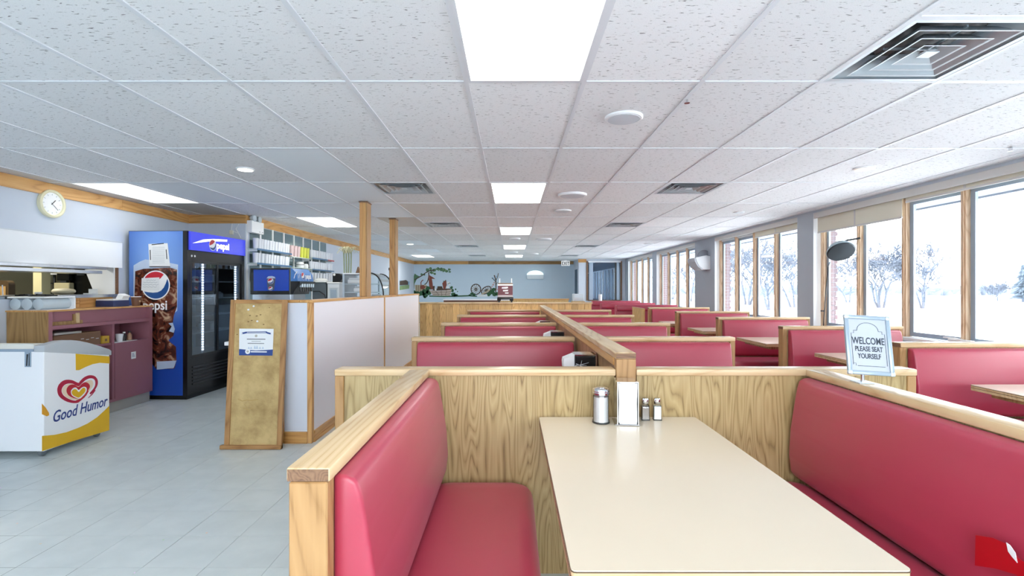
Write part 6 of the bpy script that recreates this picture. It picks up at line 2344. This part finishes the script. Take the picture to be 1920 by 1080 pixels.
paint('wheel_shaft', 'sand', [], [([(1370, 690), (1440, 660), (1520, 610)], 22)], h=5)
paint('white_stone', 'white', [[mq(*p) for p in ((1300, 728), (1470, 728), (1480, 700), (1290, 700))]], h=6)
paint('plant_bush', 'dark_green', [cblob(x, y, r) for x, y, r in ((1500, 690, 36), (1560, 650, 45), (1610, 690, 45), (1650, 680, 38), (1590, 600, 34), (1200, 680, 30), (1160, 705, 24), (1240, 700, 28))], h=5)
paint('bare_tree', 'brown', [], [([(1625, 650), (1632, 560), (1628, 430), (1600, 345)], 18), ([(1628, 440), (1660, 380), (1675, 310)], 11), ([(1628, 470), (1590, 420), (1555, 395)], 10), ([(1632, 520), (1660, 470)], 8)], h=6)
paint('sky_dab', 'pale', [cblob(x, y, r) for x, y, r in ((1575, 400, 18), (1600, 430, 18), (1640, 370, 14))], h=4)
paint('blossom', 'pink', [cblob(x, y, r) for x, y, r in ((1600, 480, 15), (1580, 520, 18), (1560, 550, 14), (1650, 600, 12))], h=7)

wp2 = Plane((FX + 0.002, 0, 0), (0, 1, 0), (0, 0, 1))
t = thing('wall_painting', 'small unframed painting of a dark shed on the side wall behind the rear post', 'painting', (FX, 17.3, 1.5))
bm = NB()
wp2.poly(bm, [(749, 544), (767, 541), (768, 528), (749, 525)], 0, 0.004)
obj('canvas', bm, pm['pale'], t, world=True)
bm = NB()
wp2.poly(bm, [(749, 535), (765, 534), (765, 528), (761, 525), (749, 527)], 0.004, 0.006)
obj('shed', bm, pm['brown'], t, world=True)
bm = NB()
wp2.poly(bm, [(749, 544), (767, 541), (767, 534), (749, 536)], 0.004, 0.006)
obj('meadow', bm, pm['sage'], t, world=True)

# ------------------------------------------------------------------ winter trees outside
M_bark = plain('winter_bark', '#59616f', 0.9, vary=0.12)
M_conifer = plain('winter_needles', '#55626f', 0.9, vary=0.15)  # grey-blue of the snow haze put into the needle colour


def limb(bm, p, d, L, r, depth, rng, spread, bmk):
    n = 3
    pts = [p]
    dd = d.copy()
    for i in range(n):
        dd = (dd + Vector((rng.uniform(-.22, .22), rng.uniform(-.22, .22), rng.uniform(-.05, .14)))).normalized()
        pts.append(pts[-1] + dd * L / n)
    r = max(r, 0.026)
    tube(bm if depth > bmk[1] else bmk[0], pts, r, 5 if depth > 3 else 3, max(r * 0.6, 0.02))
    if depth == 0:
        return
    k = 3 if depth > 1 else 3
    for i in range(k):
        f_ = rng.uniform(0.45, 1.0)
        at = pts[0].lerp(pts[-1], f_) if f_ < 0.95 else pts[-1]
        at = pts[min(n, max(1, int(round(f_ * n))))]
        a = rng.uniform(0, 2 * math.pi)
        side = Vector((math.cos(a), math.sin(a), rng.uniform(-0.1, 0.5)))
        nd = (dd * (1.0 - spread) + side * spread).normalized()
        limb(bm, at, nd, L * rng.uniform(0.62, 0.82), r * 0.55, depth - 1, rng, spread, bmk)


def bare_tree(label, x, y, h, stems, seed, depth=5, lean=0.25, group='bare trees beyond the windows', zb=-0.3, r0=0.10):
    rng = random.Random(seed)
    t = thing('bare_tree', label, 'tree', (x, y, zb), group=group)
    tr, tw = NB(), NB()
    for s in range(stems):
        a = rng.uniform(0, 6.28)
        d = Vector((math.cos(a) * lean, math.sin(a) * lean, 1)).normalized()
        limb(tr, Vector((math.cos(a) * 0.15, math.sin(a) * 0.15, -0.1)), d, h * 0.34, r0 * h / 7, depth, rng, 0.52, (tw, 2))
    obj('trunk', tr, M_bark, t)
    obj('twigs', tw, M_bark, t)


def at(pxx, d):
    return ((pxx - 960) / F * d, d)


for k, (pxx, d, h, st, sd, dep, lab) in enumerate((
        (1652, 40, 6.6, 4, 3, 5, 'large many-stemmed bare tree seen through the pane behind the welcome sign'),
        (1733, 38, 5.6, 3, 8, 5, 'spreading bare tree with leaning stems in the second pane from the right'),
        (1872, 60, 3.4, 5, 21, 4, 'small round bare bush tree in the rightmost pane'),
        (1590, 52, 6.0, 2, 31, 5, 'bare tree behind the round black speaker'),
        (1488, 40, 6.6, 2, 44, 5, 'bare tree in the pane beside the grey wall pier, second bay'),
        (1444, 36, 6.6, 2, 51, 5, 'tall bare tree in the third pane of the second bay'),
        (1402, 44, 7.5, 3, 57, 5, 'dense bare tree in the second pane of the second bay'),
        (1364, 52, 7.0, 2, 64, 5, 'bare tree in the first pane of the second bay'),
        (1295, 60, 7.0, 3, 71, 4, 'bare tree seen in the third window bay'),
        (1262, 70, 7.0, 3, 75, 4, 'faint bare tree farthest back in the third window bay'))):
    x, y = at(pxx, d)
    bare_tree(lab, x, y, h, st, sd, dep)
x, y = at(1918, 56)
t = thing('conifer', 'grey-blue conifer cut by the right edge of the photo', 'tree', (x, y, -0.3))
rng = random.Random(2)
bm = NB()
tube(bm, [(0, 0, -0.1), (0, 0, 4.2)], 0.13, 6, 0.03)
obj('trunk', bm, M_bark, t)
bm = NB()
for k in range(150):
    z = rng.uniform(0.5, 4.2)
    a = rng.uniform(0, 6.28)
    r = (4.6 - z) * 0.42 * rng.uniform(0.5, 1.0)
    tube(bm, [(0, 0, z), (r * 0.6 * math.cos(a), r * 0.6 * math.sin(a), z + 0.05), (r * math.cos(a), r * math.sin(a), z - 0.15)], 0.16, 4, 0.03)
obj('branches', bm, M_conifer, t)
# far low tree line across the field
rng = random.Random(9)
bm = NB()
for k in range(260):
    x = rng.uniform(40, 330)
    y = rng.uniform(95, 150) + x * 0.1
    h = rng.uniform(1.0, 2.6)
    w = rng.uniform(0.8, 2.2)
    vs = [bm.verts.new((x + w * math.cos(a), y + w * math.sin(a), -0.4)) for a in (0, 2.1, 4.2)]
    tp = bm.verts.new((x, y, h))
    md = [bm.verts.new((x + w * 0.8 * math.cos(a + 0.5), y + w * 0.8 * math.sin(a + 0.5), h * 0.6)) for a in (0, 2.1, 4.2)]
    for i in range(3):
        j = (i + 1) % 3
        bm.faces.new([vs[i], vs[j], md[j], md[i]])
        bm.faces.new([md[i], md[j], tp])
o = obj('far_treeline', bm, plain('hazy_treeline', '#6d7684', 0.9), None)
o['kind'] = 'stuff'
o['label'] = 'pale low tree line across the snowy field'
